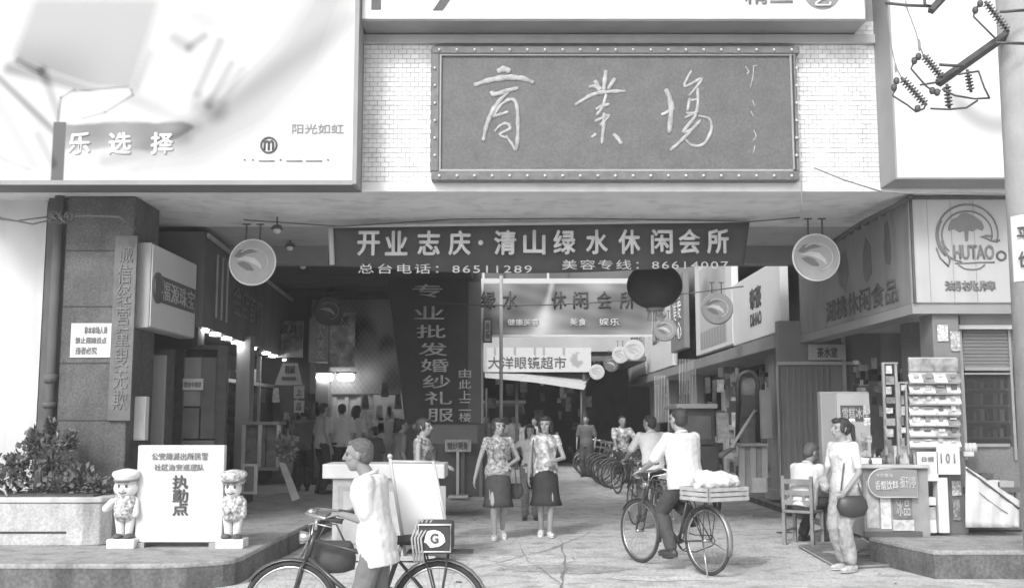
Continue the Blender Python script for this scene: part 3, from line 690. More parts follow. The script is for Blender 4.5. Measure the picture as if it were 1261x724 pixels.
def police(px, y0, y1, label, wide, arm):
    Y = 11.18; t = thing('police_figure', label, 'statue', W(px, y1, Y)); s = (y1-y0)*Y/FPX/.86; b = W(px, y1, Y); b.z = zp
    Q = lambda x, y, z: b+V((x*s, y*s, z*s))
    pw = M('figure_white', .8, .4, .08, 14); pg = M('figure_grey', .5, .5, .3, 30, speck=.45, sscale=30)
    part('base', MB().box(b.x-.15*s, b.x+.15*s, Y-.12, Y+.12, zp, zp+.1*s), pw, t, bev=.01)
    m_ = MB()
    for sx in (-1, 1): m_.cap(Q(sx*.045, 0, .14), Q(sx*.06, 0, .34), .04*s, .055*s)
    part('leg', m_, M('figure_leg', .74, .6, .1, 9), t)
    m_ = MB(); [m_.ell(Q(sx*.06, -.03, .12), (.055*s, .08*s, .035*s)) for sx in (-1, 1)]; part('shoe', m_, inkd, t)
    m_ = MB(); m_.lathe([(.03*s, 0), (.09*s, .0), (.12*s, .06*s), (.125*s, .14*s), (.13*s, .22*s), (.1*s, .27*s), (.05*s, .28*s)], Q(0, 0, .29)); part('jacket', m_, pg, t)
    m_ = MB()
    if arm: m_.cap(Q(-.1, 0, .5), Q(-.2, -.03, .42), .045*s, .045*s).cap(Q(-.2, -.03, .42), Q(-.12, -.08, .5), .045*s, .035*s)
    else: m_.cap(Q(-.08, -.05, .5), Q(-.02, -.13, .4), .04*s, .035*s)
    part('arm', m_, pg if not arm else pw, t); m_ = MB(); m_.cap(Q(.1, 0, .5), Q(.12, -.03, .36), .045*s, .04*s); part('arm', m_, pg if not arm else pw, t)
    m_ = MB(); m_.ell(Q(0, -.02, .64), (wide*.115*s, .11*s, .105*s)); m_.ell(Q(0, -.13, .63), (.02*s, .02*s, .02*s)); hd = part('head', m_, pw, t)
    m_ = MB(); [m_.ell(Q(sx*.04, -.12, .665), (.014*s, .01*s, .02*s)) for sx in (-1, 1)]; m_.path([Q(-.04, -.118, .6), Q(0, -.128, .585), Q(.04, -.118, .6)], .006*s, 6); part('face_paint', m_, inkd, hd)
    m_ = MB(); m_.lathe([(.12*s, 0), (.125*s, .05*s), (.15*s, .09*s), (.14*s, .12*s), (.05*s, .145*s), (.01*s, .15*s)], Q(0, -.01, .7), Matrix.Rotation(math.radians(8), 3, 'X')); cp_ = part('cap', m_, pw if arm else pg, t)
    m_ = MB(); m_.ell(Q(0, -.12, .715), (.085*s, .06*s, .014*s)); part('visor', m_, inkd, cp_)
    m_ = MB(); m_.torus(Q(0, -.01, .725), .125*s, .012*s, None, 24, 6); part('cap_band', m_, inkm, cp_)
police(153, 570, 665, 'white capped toy policeman figure left of the duty board', 1.15, True)
police(286, 571, 665, 'toy policeman figure with darker cap right of the duty board', .8, False)
# reception desk
dk = thing('counter_desk', 'light wooden counter desk behind the old man with the bicycle', 'desk', G(475, 686))
YD = 11.9; a = W(398, 571, YD); b = W(548, 571, YD)
part('top', MB().box(a.x, b.x, YD-.05, YD+.6, a.z-.16, a.z), M('desk_top', .5, .5, .08, 5), dk, bev=.012)
a2_ = W(410, 590, YD); part('body', MB().box(a2_.x, b.x-.1, YD, YD+.55, 0.02, a.z-.162), woodm, dk)
m_ = MB()
for k in range(3):
    x = a2_.x+.06+k*.42; m_.box(x, x+.36, YD-.02, YD-.002, .15, a.z-.24)
part('panel', m_, M('desk_panel', .3, .6, .2, 5), dk, bev=.01)
m_ = MB()
for k in range(3):
    x = a2_.x+.12+k*.42; m_.box(x, x+.24, YD-.035, YD-.021, .21, a.z-.30)
part('raised_panel', m_, woodm, dk, bev=.01)
# big vertical wedding sign and the booth under it
wsn = thing('vertical_sign', 'tall dark sign of pale vertical characters for wholesale wedding gowns', 'sign', W(545, 522, 20))
m_ = MB(); m_.prism([W(x, y, 20) for x, y in ((476, 334), (592, 334), (592, 522), (499, 522))], (0, .25, 0)); part('panel', m_, M('wedding_panel', .065, .6, .2, 2), wsn, bev=.01)
m_ = MB(); boxpx(m_, 577, 347, 592, 521, 19.99, .008); part('side_band', m_, M('side_band', .16, .6, .1, 2), wsn)
for i, ch in enumerate('专业批发婚纱礼服'):
    y = (358, 385, 408, 430, 450, 470, 490, 511)[i]; x = 526+i*2.3; w2 = 18.5-i*.3
    text_px(ch, x-w2, y-8, x+w2, y+8, 19.985, M('sign_letter', .75, .6, .15, 9), wsn, off=.012)
for i, ch in enumerate('由此上二楼'): text_px(ch, 565, 459+i*13.5-5, 580, 459+i*13.5+6, 19.985, MATS['sign_letter'], wsn)
bo = thing('ticket_booth', 'dark booth with a grey front below the wedding sign', 'booth', W(555, 614, 17.3))
m_ = MB(); boxpx(m_, 512, 522, 597, 613, 17.3, 1.2); part('body', m_, M('booth_dark', .07, .6, .2, 2), bo, bev=.02)
m_ = MB(); boxpx(m_, 530, 523, 588, 546, 17.28, .015); part('panel', m_, M('booth_panel', .15, .6, .1, 3), bo)
m_ = MB(); [boxpx(m_, x, 555, x+4, 612, 17.24, .05) for x in (532, 568, 590)]; part('post', m_, M('booth_post', .16, .6, .1, 3), bo)
m_ = MB(); boxpx(m_, 510, 612, 600, 616, 17.15, 1.4); part('base', m_, edge_m, bo)
bs_ = thing('small_sign', 'small pale framed sign on a stand in front of the dark booth', 'sign', W(562, 612, 17.0))
m_ = MB(); boxpx(m_, 548, 541, 580, 556, 17.0, .03); part('plate', m_, M('plate_pale', .36, .6, .3, 20), bs_)
text_px('婚纱摄影', 551, 544, 577, 553, 16.995, inkd, bs_)
m_ = MB(); boxpx(m_, 562, 556, 565, 612, 17.0, .03); boxpx(m_, 552, 610, 576, 613, 16.9, .3); part('stand', m_, lightm, bs_)
# ================================================================ RIGHT SIDE
XR = 4.6
rb = thing('kiosk_building', 'corner kiosk building with the big pale tree emblem fascia at the right', 'building', (5.5, 12.1, .28))
cxp = W(1180, 500, 12.1).x
part('wall', MB().box(5.35, 11, 14.2, 14.5, .14, ZS).box(cxp, 11, 12.5, 12.6, .28, 1.13).box(9, 11, 12.2, 14.2, .28, 2.9), midm, rb)
part('corner_pillar', MB().box(W(1153, 500, 12.15).x, W(1186, 500, 12.15).x, 12.15, 12.55, .28, 2.88), M('kiosk_pillar', .19, .7, .12, 3, dirt=.2), rb, bev=.012)
part('ceiling', MB().box(4.65, 11, 12.15, 16, 2.86, 2.89), beamm, rb)
a = W(1121, 244, 12.05); b = W(1290, 373, 12.05)
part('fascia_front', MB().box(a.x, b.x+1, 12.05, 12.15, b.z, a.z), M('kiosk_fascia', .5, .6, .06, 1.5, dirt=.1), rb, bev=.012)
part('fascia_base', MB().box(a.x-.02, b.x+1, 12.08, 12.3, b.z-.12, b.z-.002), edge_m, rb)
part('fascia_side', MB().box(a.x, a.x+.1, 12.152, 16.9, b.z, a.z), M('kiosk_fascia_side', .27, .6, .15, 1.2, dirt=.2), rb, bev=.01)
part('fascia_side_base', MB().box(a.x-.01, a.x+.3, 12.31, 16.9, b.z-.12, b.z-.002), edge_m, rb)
fj = MB()
for px in (1143, 1172, 1200): fj.box(W(px, 300, 12.05).x, W(px, 300, 12.05).x+.006, 12.046, 12.05, b.z, a.z)
part('seam', fj, edge_m, rb)
part('trim', MB().box(a.x-.015, a.x+.012, 12.03, 12.06, b.z, a.z+.02).box(a.x, b.x+1, 12.03, 12.045, a.z-.02, a.z+.02), inkd, rb)
# emblem on the front: tree in a curved ring
ek = M('emblem_grey', .2, .6, .1, 6); YE = 12.042
m_ = MB(); cx_, cy_ = 1191, 289
def ring(a0, a1, r0, w0, w1, n=22):
    rp = []; rw = []
    for i in range(n+1):
        t = math.radians(a0+(a1-a0)*i/n); rp.append(W(cx_+r0[0]*math.cos(t), cy_-r0[1]*math.sin(t), YE)); rw.append((w0+(w1-w0)*math.sin(PI*i/n))*.01)
    return rp, rw
for r0, w0, w1 in (((38, 37), .9, 1.2), ((31, 29), .7, 1.)):
    rp, rw = ring(-15, 225, r0, w0, w1); m_.path(rp, rw, 6)
rp, rw = ring(150, 260, (36, 34), .6, 1.4); m_.path(rp, rw, 6)
m_.path([W(x, y, YE) for x, y in ((1153, 305), (1158, 318), (1168, 328), (1170, 320), (1164, 308), (1160, 296))], .011, 6)
m_.path([W(x, y, YE) for x, y in ((1231, 296), (1222, 297), (1214, 293), (1208, 292), (1214, 290), (1222, 291))], .011, 6)
m_.path([W(x, y, YE) for x, y in ((1176, 324), (1190, 324), (1208, 323), (1225, 323))], .008, 6)
m_.path([W(x, y, YE) for x, y in ((1180, 326), (1188, 331), (1198, 332), (1206, 331), (1213, 326))], .008, 6)
part('emblem', m_, ek, rb)
m_ = MB(); cr = [(1168, 284), (1169, 276), (1173, 270), (1179, 268), (1184, 263), (1191, 262), (1197, 265), (1203, 268), (1209, 273), (1212, 280), (1210, 284), (1204, 281), (1198, 285), (1193, 283), (1192, 297), (1189, 297), (1188, 284), (1182, 286), (1176, 282)]
m_.prism([W(x, y, YE-.004) for x, y in cr], (0, .01, 0)); part('tree_emblem', m_, ek, rb)
text_px('HUTAO', 1174, 302, 1224, 319, YE, ek, rb, off=.035)
text_px('湖桃牌', 1163, 346, 1226, 358, YE, ek, rb, off=.035)
m_ = MB(); m_.torus(W(1233, 315, YE), .05, .012, Matrix.Rotation(PI/2, 3, 'X'), 20, 6); part('emblem', m_, inkd, rb)
xs_ = a.x-.004
text('湖桃休闲食品', (xs_, 14.0, 2.0+1.12), 2.9, .3, inkd, rb, R=(0, -1, 0), off=.02)
def blot(P, n=11, seed=1):
    r = random.Random(seed); return [P(math.cos(2*PI*i/n)*r.uniform(.7, 1.1), math.sin(2*PI*i/n)*r.uniform(.7, 1.1)) for i in range(n)]
for yy, zz, ry, rz_, sd in ((12.85, 3.7, .12, .34, 2), (13.6, 3.62, .2, .3, 4), (14.6, 3.6, .25, .3, 5)):
    m_ = MB(); m_.prism(blot(lambda p, q: V((xs_-.002, yy+p*ry, zz+q*rz_)), 13, sd), (.004, 0, 0)); part('picture', m_, M('side_picture', .15, .6, .2, 5), rb)
# window bay on the right of the kiosk
bay = thing('kiosk_window', 'kiosk window bay with roller shutter box, glass and low sill at far right', 'window', W(1216, 648, 12.4))
m_ = MB(); boxpx(m_, 1181, 376, 1262, 400, 12.3, .25); part('shutter_box', m_, edge_m, bay, bev=.01)
m_ = MB(); boxpx(m_, 1181, 400, 1262, 405, 12.28, .05); part('light_strip', m_, whitem, bay)
for i in range(11):
    m_ = MB(); boxpx(m_, 1186, 406+i*4.3, 1248, 409.6+i*4.3, 12.4, .03); part('slat', m_, M('shutter_slat', .2, .6, .08, 3), bay)
m_ = MB(); [boxpx(m_, *p, 12.38, .07) for p in ((1184, 400, 1188, 566), (1244, 400, 1250, 566), (1188, 452, 1244, 456), (1188, 459, 1244, 461), (1188, 546, 1244, 550))]; part('frame', m_, metalm, bay)
m_ = MB(); boxpx(m_, 1188, 461, 1244, 546, 12.44, .01); part('glass', m_, glassm, bay)
m_ = MB(); boxpx(m_, 1188, 455, 1250, 550, 13.2, .1); part('back_panel', m_, darkm, bay)
r_ = random.Random(4)
for row_ in range(4):
    sh_ = MB(); boxpx(sh_, 1188, 478+row_*20, 1250, 480+row_*20, 12.7, .4); part('shelf', sh_, edge_m, bay)
    for k in range(7):
        x = 1190+k*8.2; h = r_.uniform(7, 15); bx_ = MB(); boxpx(bx_, x, 478+row_*20-h, x+r_.uniform(4, 7), 478+row_*20, 12.75, .15)
        solo('packet', bx_, M('packet_%d' % (k % 3), (.12, .25, .42)[k % 3], .6, .2, 12), 'goods packet, %s from the left on %s shelf behind the kiosk glass' % (('first', 'second', 'third', 'fourth', 'fifth', 'sixth', 'seventh')[k], ('the top', 'the second', 'the third', 'the lowest')[row_]), 'packet', 'packets behind the kiosk glass')
m_ = MB(); boxpx(m_, 1186, 550, 1262, 652, 12.42, .08); part('sill_wall', m_, midm, bay)
# draped table with white cloth
dt = thing('draped_table', 'low table hung with a white cloth below the kiosk window', 'table', W(1222, 648, 12.1))
cl = MB(); nx = 24
top = lambda x: 572+ (x-1190)*.05+ max(0, (x-1188))*.62*(1 if x > 1192 else .3)
rows_ = []
for j in range(9):
    rr = []
    for i in range(nx+1):
        x = 1189+i*66/nx; y0 = 574+(x-1189)*.64; y0 = min(y0, 622); y = y0+(649-y0)*j/8
        p = W(x, y, 11.95); p.y += .010*math.sin(i*.8+j*.35)+.004*math.sin(i*2.1); rr.append(p)
    rows_.append(rr)
cl.add([p for r in rows_ for p in r], [(j*(nx+1)+i, j*(nx+1)+i+1, (j+1)*(nx+1)+i+1, (j+1)*(nx+1)+i) for j in range(8) for i in range(nx)], True)
o = part('cloth', cl, M('white_sheet', .66, .8, .06, 4, .2, bscale=20), dt); sm_ = o.modifiers.new('thick', 'SOLIDIFY'); sm_.thickness = .012
hem = MB(); hem.path([W(1190+i*6.5, 577+i*4.9, 11.93) for i in range(11)], .012, 6); part('hem', hem, inkd, dt)
hem = MB(); hem.path([W(1206+i*5, 606+i*4.4-i*i*.1, 11.93) for i in range(8)], .006, 6); part('fold', hem, edge_m, dt)
m_ = MB(); boxpx(m_, 1190, 600, 1258, 606, 12.05, .3); boxpx(m_, 1192, 606, 1197, 650, 12.1, .05); boxpx(m_, 1250, 606, 1254, 650, 12.1, .05); part('table_frame', m_, woodd, dt)
for nm, lb, p, mt in (('cash_box', 'dark topped small box standing on the draped table', (1209, 583, 1224, 590), inkd), ('carton', 'white carton under the dark box on the draped table', (1208, 591, 1232, 603), whitem), ('jar_tray', 'pale tray of small jars near the window frame', (1187, 556, 1200, 562), inkl), ('carton', 'ribbed pale carton at the right end of the draped table', (1228, 592, 1250, 612), lightm)):
    m_ = MB(); boxpx(m_, *p, 12.12, .22); solo(nm, m_, mt, lb, 'box', bev=.008)
for k in range(3):
    m_ = MB(); m_.lathe([(.03, 0), (.035, .07), (.02, .09), (.02, .1)], W(1190+k*5, 556, 12.2)); solo('jar', m_, inkl, 'tiny pale jar, %s of three in the tray by the kiosk window frame' % ('left', 'middle', 'right')[k], 'jar', 'jars in the tray')
# newspaper rack
nr = thing('magazine_rack', 'tall white rack full of magazines on the dark kiosk pillar', 'rack', W(1151, 560, 12.05))
m_ = MB(); boxpx(m_, 1119, 440, 1183, 555, 12.08, .03); part('back_panel', m_, M('rack_white', .6, .6, .05, 3), nr)
m_ = MB(); boxpx(m_, 1119, 441, 1180, 457, 12.06, .02); part('header', m_, M('rack_header', .36, .6, .5, 9), nr)
for i in range(7):
    y = 460+i*13.2+13; m_ = MB(); boxpx(m_, 1120, y-2.2, 1182, y-.6, 11.98, .1); part('shelf', m_, metalm, nr)
    for k in range(4):
        x = 1121+k*15.4; yy = y-2.4
        m_ = MB(); p0 = W(x, yy, 12.0); p1_ = W(x+r_.uniform(13.6, 15), yy-r_.uniform(9.4, 10.6), 12.04)
        m_.prism([p0, V((p1_.x, 12.0, p0.z)), V((p1_.x, 12.05, p1_.z)), V((p0.x, 12.05, p1_.z))], (0, .012, 0))
        g = r_.choice((.25, .45, .6, .7, .72, .75)); mg = solo('magazine', m_, M('mag_%d' % int(g*100), g, .4, .35, 22), 'magazine %s in row %s from the top of the white kiosk rack' % (('leftmost', 'second from left', 'third from left', 'rightmost')[k], ('one', 'two', 'three', 'four', 'five', 'six', 'seven')[i]), 'magazine', 'magazines in the kiosk rack')
        m_ = MB(); c = W(x+6.6, yy-7, 12.02); h = r_.uniform(.015, .07); w0, w1 = r_.uniform(.02, .055), r_.uniform(.02, .055); c.z += r_.uniform(-.01, .015); m_.box(c.x-w0, c.x+w1, c.y-.012, c.y-.006, c.z-h/2, c.z+h/2)
        q = m_.mesh('cover_print', r_.choice((inkm, M('print_mid', .4, .6, .5, 30), M('print_pale', .55, .6, .4, 30), inkd))); o = bpy.data.objects.new('cover_print', q); COL.objects.link(o); o.parent = mg; o.matrix_parent_inverse = Matrix.Translation(-mg.location)
for lb, p, tx, tr in (('white newspaper sheet hung below the magazine rack, right one with figures', (1153, 549, 1183, 584), '1 0 1', (1158, 558, 1176, 570)), ('white sheet hung below the magazine rack, left and lower one', (1129, 556, 1156, 592), '日报', (1135, 562, 1150, 568))):
    t = thing('newspaper', lb, 'newspaper', W((p[0]+p[2])/2, p[3], 11.95)); m_ = MB(); boxpx(m_, *p, 11.93, .015); part('sheet', m_, whitem, t); text_px(tx, *tr, 11.925, inkm, t)
# tall narrow sticks / poster stands
for k, (x0_, x1_, y0_, y1_) in enumerate(((1089, 1106, 446, 560), (1108, 1118, 470, 560))):
    t = thing('card_stand', ('tall narrow stand of hanging cards left of the magazine rack', 'thin dark stand of trinkets touching the magazine rack')[k], 'stand', W((x0_+x1_)/2, y1_, 12.0))
    m_ = MB(); boxpx(m_, x0_, y0_, x0_+1.5, y1_, 12.0, .03); boxpx(m_, x1_-1.5, y0_, x1_, y1_, 12.0, .03); boxpx(m_, x0_, y0_, x1_, y0_+2, 11.99, .03); part('frame', m_, metalm, t)
    for i in range(8 if k == 0 else 6):
        m_ = MB(); y = y0_+4+i*13; w_ = r_.uniform(.5, .95)*(x1_-x0_-4); boxpx(m_, x0_+2, y, x0_+2+w_, y+r_.uniform(6, 11), 11.97, .02); part('card', m_, M('card_%d' % (i % 4), (.5, .25, .38, .15)[i % 4], .5, .4, 20), t)
# counter with posters
co = thing('counter', 'kiosk counter plastered with posters under the oval ended sign', 'counter', W(1097, 655, 11.9))
a = W(1064, 572, 11.85); b = W(1131, 655, 11.85)
part('body', MB().box(a.x, b.x+.15, 11.9, 12.4, .28, a.z-.04), M('counter_side', .3, .6, .2, 5), co)
part('top', MB().box(a.x-.03, b.x+.16, 11.84, 12.45, a.z-.038, a.z), M('counter_top', .5, .4, .1, 5), co, bev=.006)
part('plinth', MB().box(a.x-.02, b.x+.05, 11.86, 11.9, .28, .34), inkd, co)
for i, (p, g) in enumerate((((1066, 592, 1083, 650), .5), ((1084, 612, 1098, 651), .74), ((1100, 612, 1124, 638), .2), ((1100, 640, 1126, 653), .6))):
    m_ = MB(); boxpx(m_, *p, 11.885, .012); part('poster_panel', m_, M('posterp_%d' % i, g, .5, .3, 16), co)
text_px('冰品', 1103, 615, 1121, 635, 11.882, M('light_ink', .5), co, off=.0)
os_ = thing('oval_sign', 'grey sign with a rounded left end hung on the kiosk counter', 'sign', W(1100, 612, 11.82))
Q = [(1130, 577), (1130, 612), (1086, 612)]+[(1086-17*math.sin(PI*i/10), 594.5+17.5*math.cos(PI*i/10)) for i in range(1, 10)]+[(1086, 577)]
m_ = MB(); m_.prism([W(x, y, 11.82) for x, y in Q], (0, .02, 0)); part('plate', m_, M('oval_plate', .26, .6, .08, 4), os_)
m_ = MB(); m_.path([W(x, y, 11.815) for x, y in Q], .008, 6, closed=True); part('rim', m_, inkl, os_)
text_px('冷饮批发', 1078, 583, 1100, 587.5, 11.815, inkl, os_); text_px('香烟饮料', 1077, 592, 1106, 603, 11.815, inkl, os_, off=.02); text_px('报刊亭', 1108, 586, 1128, 600, 11.815, inkl, os_, off=.0)
for lb, p in (('white carton standing tallest beside the posters of the counter', (1154, 588, 1170, 656)), ('low white carton on the platform edge by the counter', (1137, 640, 1154, 656)), ('white carton stacked above the low one by the counter', (1133, 612, 1153, 622))):
    m_ = MB(); boxpx(m_, *p, 11.95, .15); solo('carton', m_, whitem, lb, 'box', bev=.006)
m_ = MB(); boxpx(m_, 1133, 624, 1153, 640, 11.97, .15); solo('drink_crate', m_, M('packet_2', .42), 'pale crate between the two low white cartons', 'crate', bev=.006)
# goods on the counter
m_ = MB(); b0 = W(1080, 571, 12.0); 
for k, (x0_, x1_, h, g) in enumerate(((1057, 1088, 7, .7), (1070, 1090, 8, .12), (1101, 1128, 22, .55), (1092, 1100, 14, .25))):
    m_ = MB(); boxpx(m_, x0_, 571-h, x1_, 571-(5 if k == 1 else 0), 12.0+.03*k, .2); solo('newspaper_pile' if k < 2 else 'sweet_box', m_, M('pile_%d' % k, g, .6, .3, 14), ('pile of folded papers lying on the counter by the woman', 'dark folded papers on top of the pale pile', 'pale sweet box at the right end of the counter', 'small dark box on the counter before the card stand')[k], 'papers' if k < 2 else 'box', bev=.004)
# small goods crowding the counter, papers pasted on the kiosk pillar
r_ = random.Random(31)
sz_ = ('short', 'tall', 'slim', 'fat'); 
for k in range(10):
    px = 1072+k*5.6; h = r_.uniform(.07, .16); w_ = r_.uniform(.018, .03); b0 = W(px, 571, 12.0+.1*(k % 3)); b0.z = W(1097, 571.5, 11.85).z
    m_ = MB(); m_.lathe([(w_, 0), (w_, h*.6), (w_*.4, h*.78), (w_*.4, h), (w_*.3, h)], b0, None, 10)
    solo('bottle', m_, M('bottle_%d' % (k % 3), (.1, .35, .6)[k % 3], .3, .2, 20), '%s %s bottle, %s from the left along the kiosk counter' % (sz_[k % 4], ('dark', 'grey', 'pale')[k % 3], ('first', 'second', 'third', 'fourth', 'fifth', 'sixth', 'seventh', 'eighth', 'ninth', 'tenth')[k]), 'bottle', 'bottles on the kiosk counter')
for k, (x0_, y0_, x1_, y1_, g, lb) in enumerate(((1154, 400, 1168, 420, .6, 'small pale bill high on the kiosk corner pillar'), (1170, 408, 1183, 432, .4, 'grey bill beside the pale one high on the kiosk pillar'), (1172, 592, 1184, 610, .5, 'small pale bill low on the kiosk corner pillar'), (1173, 615, 1183, 640, .3, 'grey torn bill lowest on the kiosk corner pillar'))):
    t = thing('paper_bill', lb, 'poster', W((x0_+x1_)/2, y1_, 12.1)); m_ = MB(); boxpx(m_, x0_, y0_, x1_, y1_, 12.13, .008); part('sheet', m_, M('bill_%d' % k, g, .7, .3, 20, speck=.3, sscale=40), t)
for k in range(16):
    px = r_.choice((r_.uniform(1052, 1066), r_.uniform(1119, 1150))); py = r_.uniform(476, 560); w_ = r_.uniform(5, 9); h_ = r_.uniform(6, 13); m_ = MB(); boxpx(m_, px, py, px+w_, py+h_, 12.35+.02*k, .01)
    part('hung_paper', m_, M('bill_%d' % (k % 4)), rb)
# fridge with a poster behind the seated man
fg = thing('fridge', 'tall grey drinks fridge with a poster on its door behind the seated man', 'fridge', W(1045, 612, 14.0))
m_ = MB(); boxpx(m_, 1010, 482, 1076, 640, 14.0, .15); part('body', m_, M('fridge_grey', .34, .5, .08, 3), fg, bev=.015)
m_ = MB(); boxpx(m_, 1030, 484, 1075, 612, 13.97, .02); part('door', m_, M('fridge_door', .5, .5, .06, 3), fg)
m_ = MB(); boxpx(m_, 1035, 499, 1072, 518, 13.955, .012); part('poster', m_, inkd, fg); text_px('雪糕冰棒', 1037, 502, 1070, 515, 13.95, inkl, fg, off=.0)
m_ = MB(); m_.prism([W(x, y, 13.955) for x, y in ((1040, 560), (1052, 532), (1066, 560))], (0, .01, 0)); part('print', m_, M('fridge_print', .32, .5, .2, 9), fg)
# recess, pillar and shops along the right
wr = thing('shop', 'grey shuttered shop doorway with a small pale sign above, behind the seated man', 'shop', W(1010, 612, 16.5))
Yw = 16.9
m_ = MB(); boxpx(m_, 958, 395, 1160, 618, Yw, .2); part('wall', m_, M('recess_wall', .24, .7, .1, 2), wr)
for i in range(9):
    m_ = MB(); boxpx(m_, 962+i*7.2, 452, 968+i*7.2, 606, Yw-.05, .04); part('slat', m_, M('door_slat', .28, .6, .1, 3), wr)
m_ = MB(); boxpx(m_, 958, 445, 1060, 449, Yw-.12, .1); boxpx(m_, 958, 449, 962, 612, Yw-.1, .1); boxpx(m_, 1040, 395, 1045, 612, Yw-.15, .1); part('frame', m_, lightm, wr)
ss = thing('small_sign', 'small pale sign with dark characters over the shuttered doorway', 'sign', W(1018, 444, Yw-.2))
m_ = MB(); boxpx(m_, 996, 424, 1042, 443, Yw-.2, .06); part('board', m_, M('sign_pale'), ss); text_px('茶水室', 1006, 428, 1031, 440, Yw-.21, inkd, ss, off=.02)
pr = thing('column', 'pale square column at the corner of the right hand shops', 'column', W(960, 614, 18.6))
m_ = MB(); boxpx(m_, 951, 400, 970, 614, 18.6, .4); part('shaft', m_, M('column_light', .42, .7, .08, 2, dirt=.15), pr, bev=.012)
m_ = MB(); boxpx(m_, 949, 603, 972, 615, 18.55, .45); part('base', m_, lightm, pr, bev=.01)
# right-hand fascia signs (plane facing the street)
XF = 4.4
def side_board(name, label, y0, y1, z0, z1, mat, thick=.14, X=XF, cat='sign'):
    t = thing(name, label, cat, (X, (y0+y1)/2, z0)); part('board', MB().box(X, X+thick, y0, y1, z0, z1), mat, t, bev=.01); return t
part_w = thing('shop_row', 'row of right hand shops with open fronts under the white sign boards', 'shop', (5, 25, .14))
part('wall', MB().box(5.9, 6.1, 16.5, 38.9, .14, 7).box(4.56, 5.9, 17, 38.9, 4.6, 7), M('row_wall', .3, .8, .12, 1.5), part_w)
part('awning_beam', MB().box(4.3, 5.9, 17.3, 38.9, 2.72, 2.94), M('beam_grey', .3, .7, .1, 2), part_w, bev=.01)
for i in range(5):
    y = 19.5+i*4.2; m_ = MB(); m_.box(4.75, 5.05, y, y+.35, .14, 2.72); part('column', m_, M('row_column', .38, .7, .1, 2, dirt=.2), part_w, bev=.01)
    m_ = MB(); m_.box(5.3, 5.36, y+.36, y+4.15, .3, 2.7); part('glass', m_, glassm, part_w)
    m_ = MB(); m_.box(5.28, 5.4, y+1.5, y+1.58, .14, 2.7).box(5.28, 5.4, y+3, y+3.08, .14, 2.7).box(5.28, 5.4, y+.36, y+4.15, 2.3, 2.38); part('frame', m_, metalm, part_w)
    m_ = MB(); r2 = random.Random(i)
    for k in range(9): yy = y+.5+k*.4; m_.box(5.5, 5.7, yy, yy+.3, .3+r2.random(), 1.2+r2.random()*1.2)
    part('display', m_, M('display_%d' % (i % 3), (.2, .34, .12)[i % 3], .6, .5, 5), part_w)
s1 = side_board('shop_sign', 'long white sign board with a dark printed block nearest to the right hanging disc', 17.2, 20.95, 3.0, 4.2, M('sign_white', .82, .5, .03, 2))
text('帝豪', (XF-.004, 18.95, 3.74), .85, .36, inkd, s1, R=(0, -1, 0), off=.08); text('DIHAO', (XF-.004, 18.95, 3.36), .85, .22, inkd, s1, R=(0, -1, 0), off=.05)
s2 = side_board('shop_sign', 'white framed picture sign with faces behind the second disc', 21.0, 25.2, 3.05, 5.2, M('sign_white'))
def art_r(u, v):
    g = .62
    for cx, cy, r, dg in ((.25, .35, .2, -.28), (.35, .5, .16, .12), (.68, .3, .22, -.12), (.6, .5, .15, -.25), (.8, .55, .12, .12), (.5, .12, .3, -.1)): g += dg*sm01(1.4-math.hypot(u-cx, v-cy)/r)
    if v > .78: g = .42+.1*math.sin(u*60)
    return g
printed('picture', lambda u, v: V((XF-.006, 24.6-u*3.0, 5.0-v*1.85)), 40, 40, art_r, s2)
s3 = side_board('shop_sign', 'tall grey vertical sign with white vertical writing further down the right side', 26.0, 28.2, 3.3, 5.2, M('sign_mid', .22, .6, .1, 3), X=4.25)
text('美容\n美发\n中心', (4.243, 27.1, 4.3), 1.5, 1.5, inkw, s3, R=(0, -1, 0), off=.02)
s4 = side_board('shop_sign', 'white sign board between the vertical grey sign and the far discs', 28.6, 34, 3.0, 5.6, M('sign_white'), X=4.35)
text('服装', (4.34, 31, 4.4), 3, 1.2, inkm, s4, R=(0, -1, 0), off=.02)
s5 = side_board('shop_sign', 'pale sign board farthest away on the right row', 34.5, 38.8, 3.0, 5.0, M('sign_pale2', .5, .6, .1, 1), X=4.35)
text('商场', (4.34, 36.7, 4.0), 3, 1.2, inkm, s5, R=(0, -1, 0), off=.02)
for k, (px0, px1, y0, y1, Y) in enumerate(((836, 858, 442, 500, 24.8), (806, 824, 462, 520, 29.5))):
    t = thing('door_curtain', ('striped pale door curtain right of the tricycle canopy top', 'pale door curtain farther down the right row')[k], 'curtain', W((px0+px1)/2, y1, Y))
    n = int((px1-px0)/2)
    for i in range(n):
        m_ = MB(); boxpx(m_, px0+i*2, y0, px0+i*2+1.6, y1, Y+.03*(i % 2), .015); part('strip', m_, M('curtain_%d' % (i % 2), (.6, .42)[i % 2], .6, .05), t)
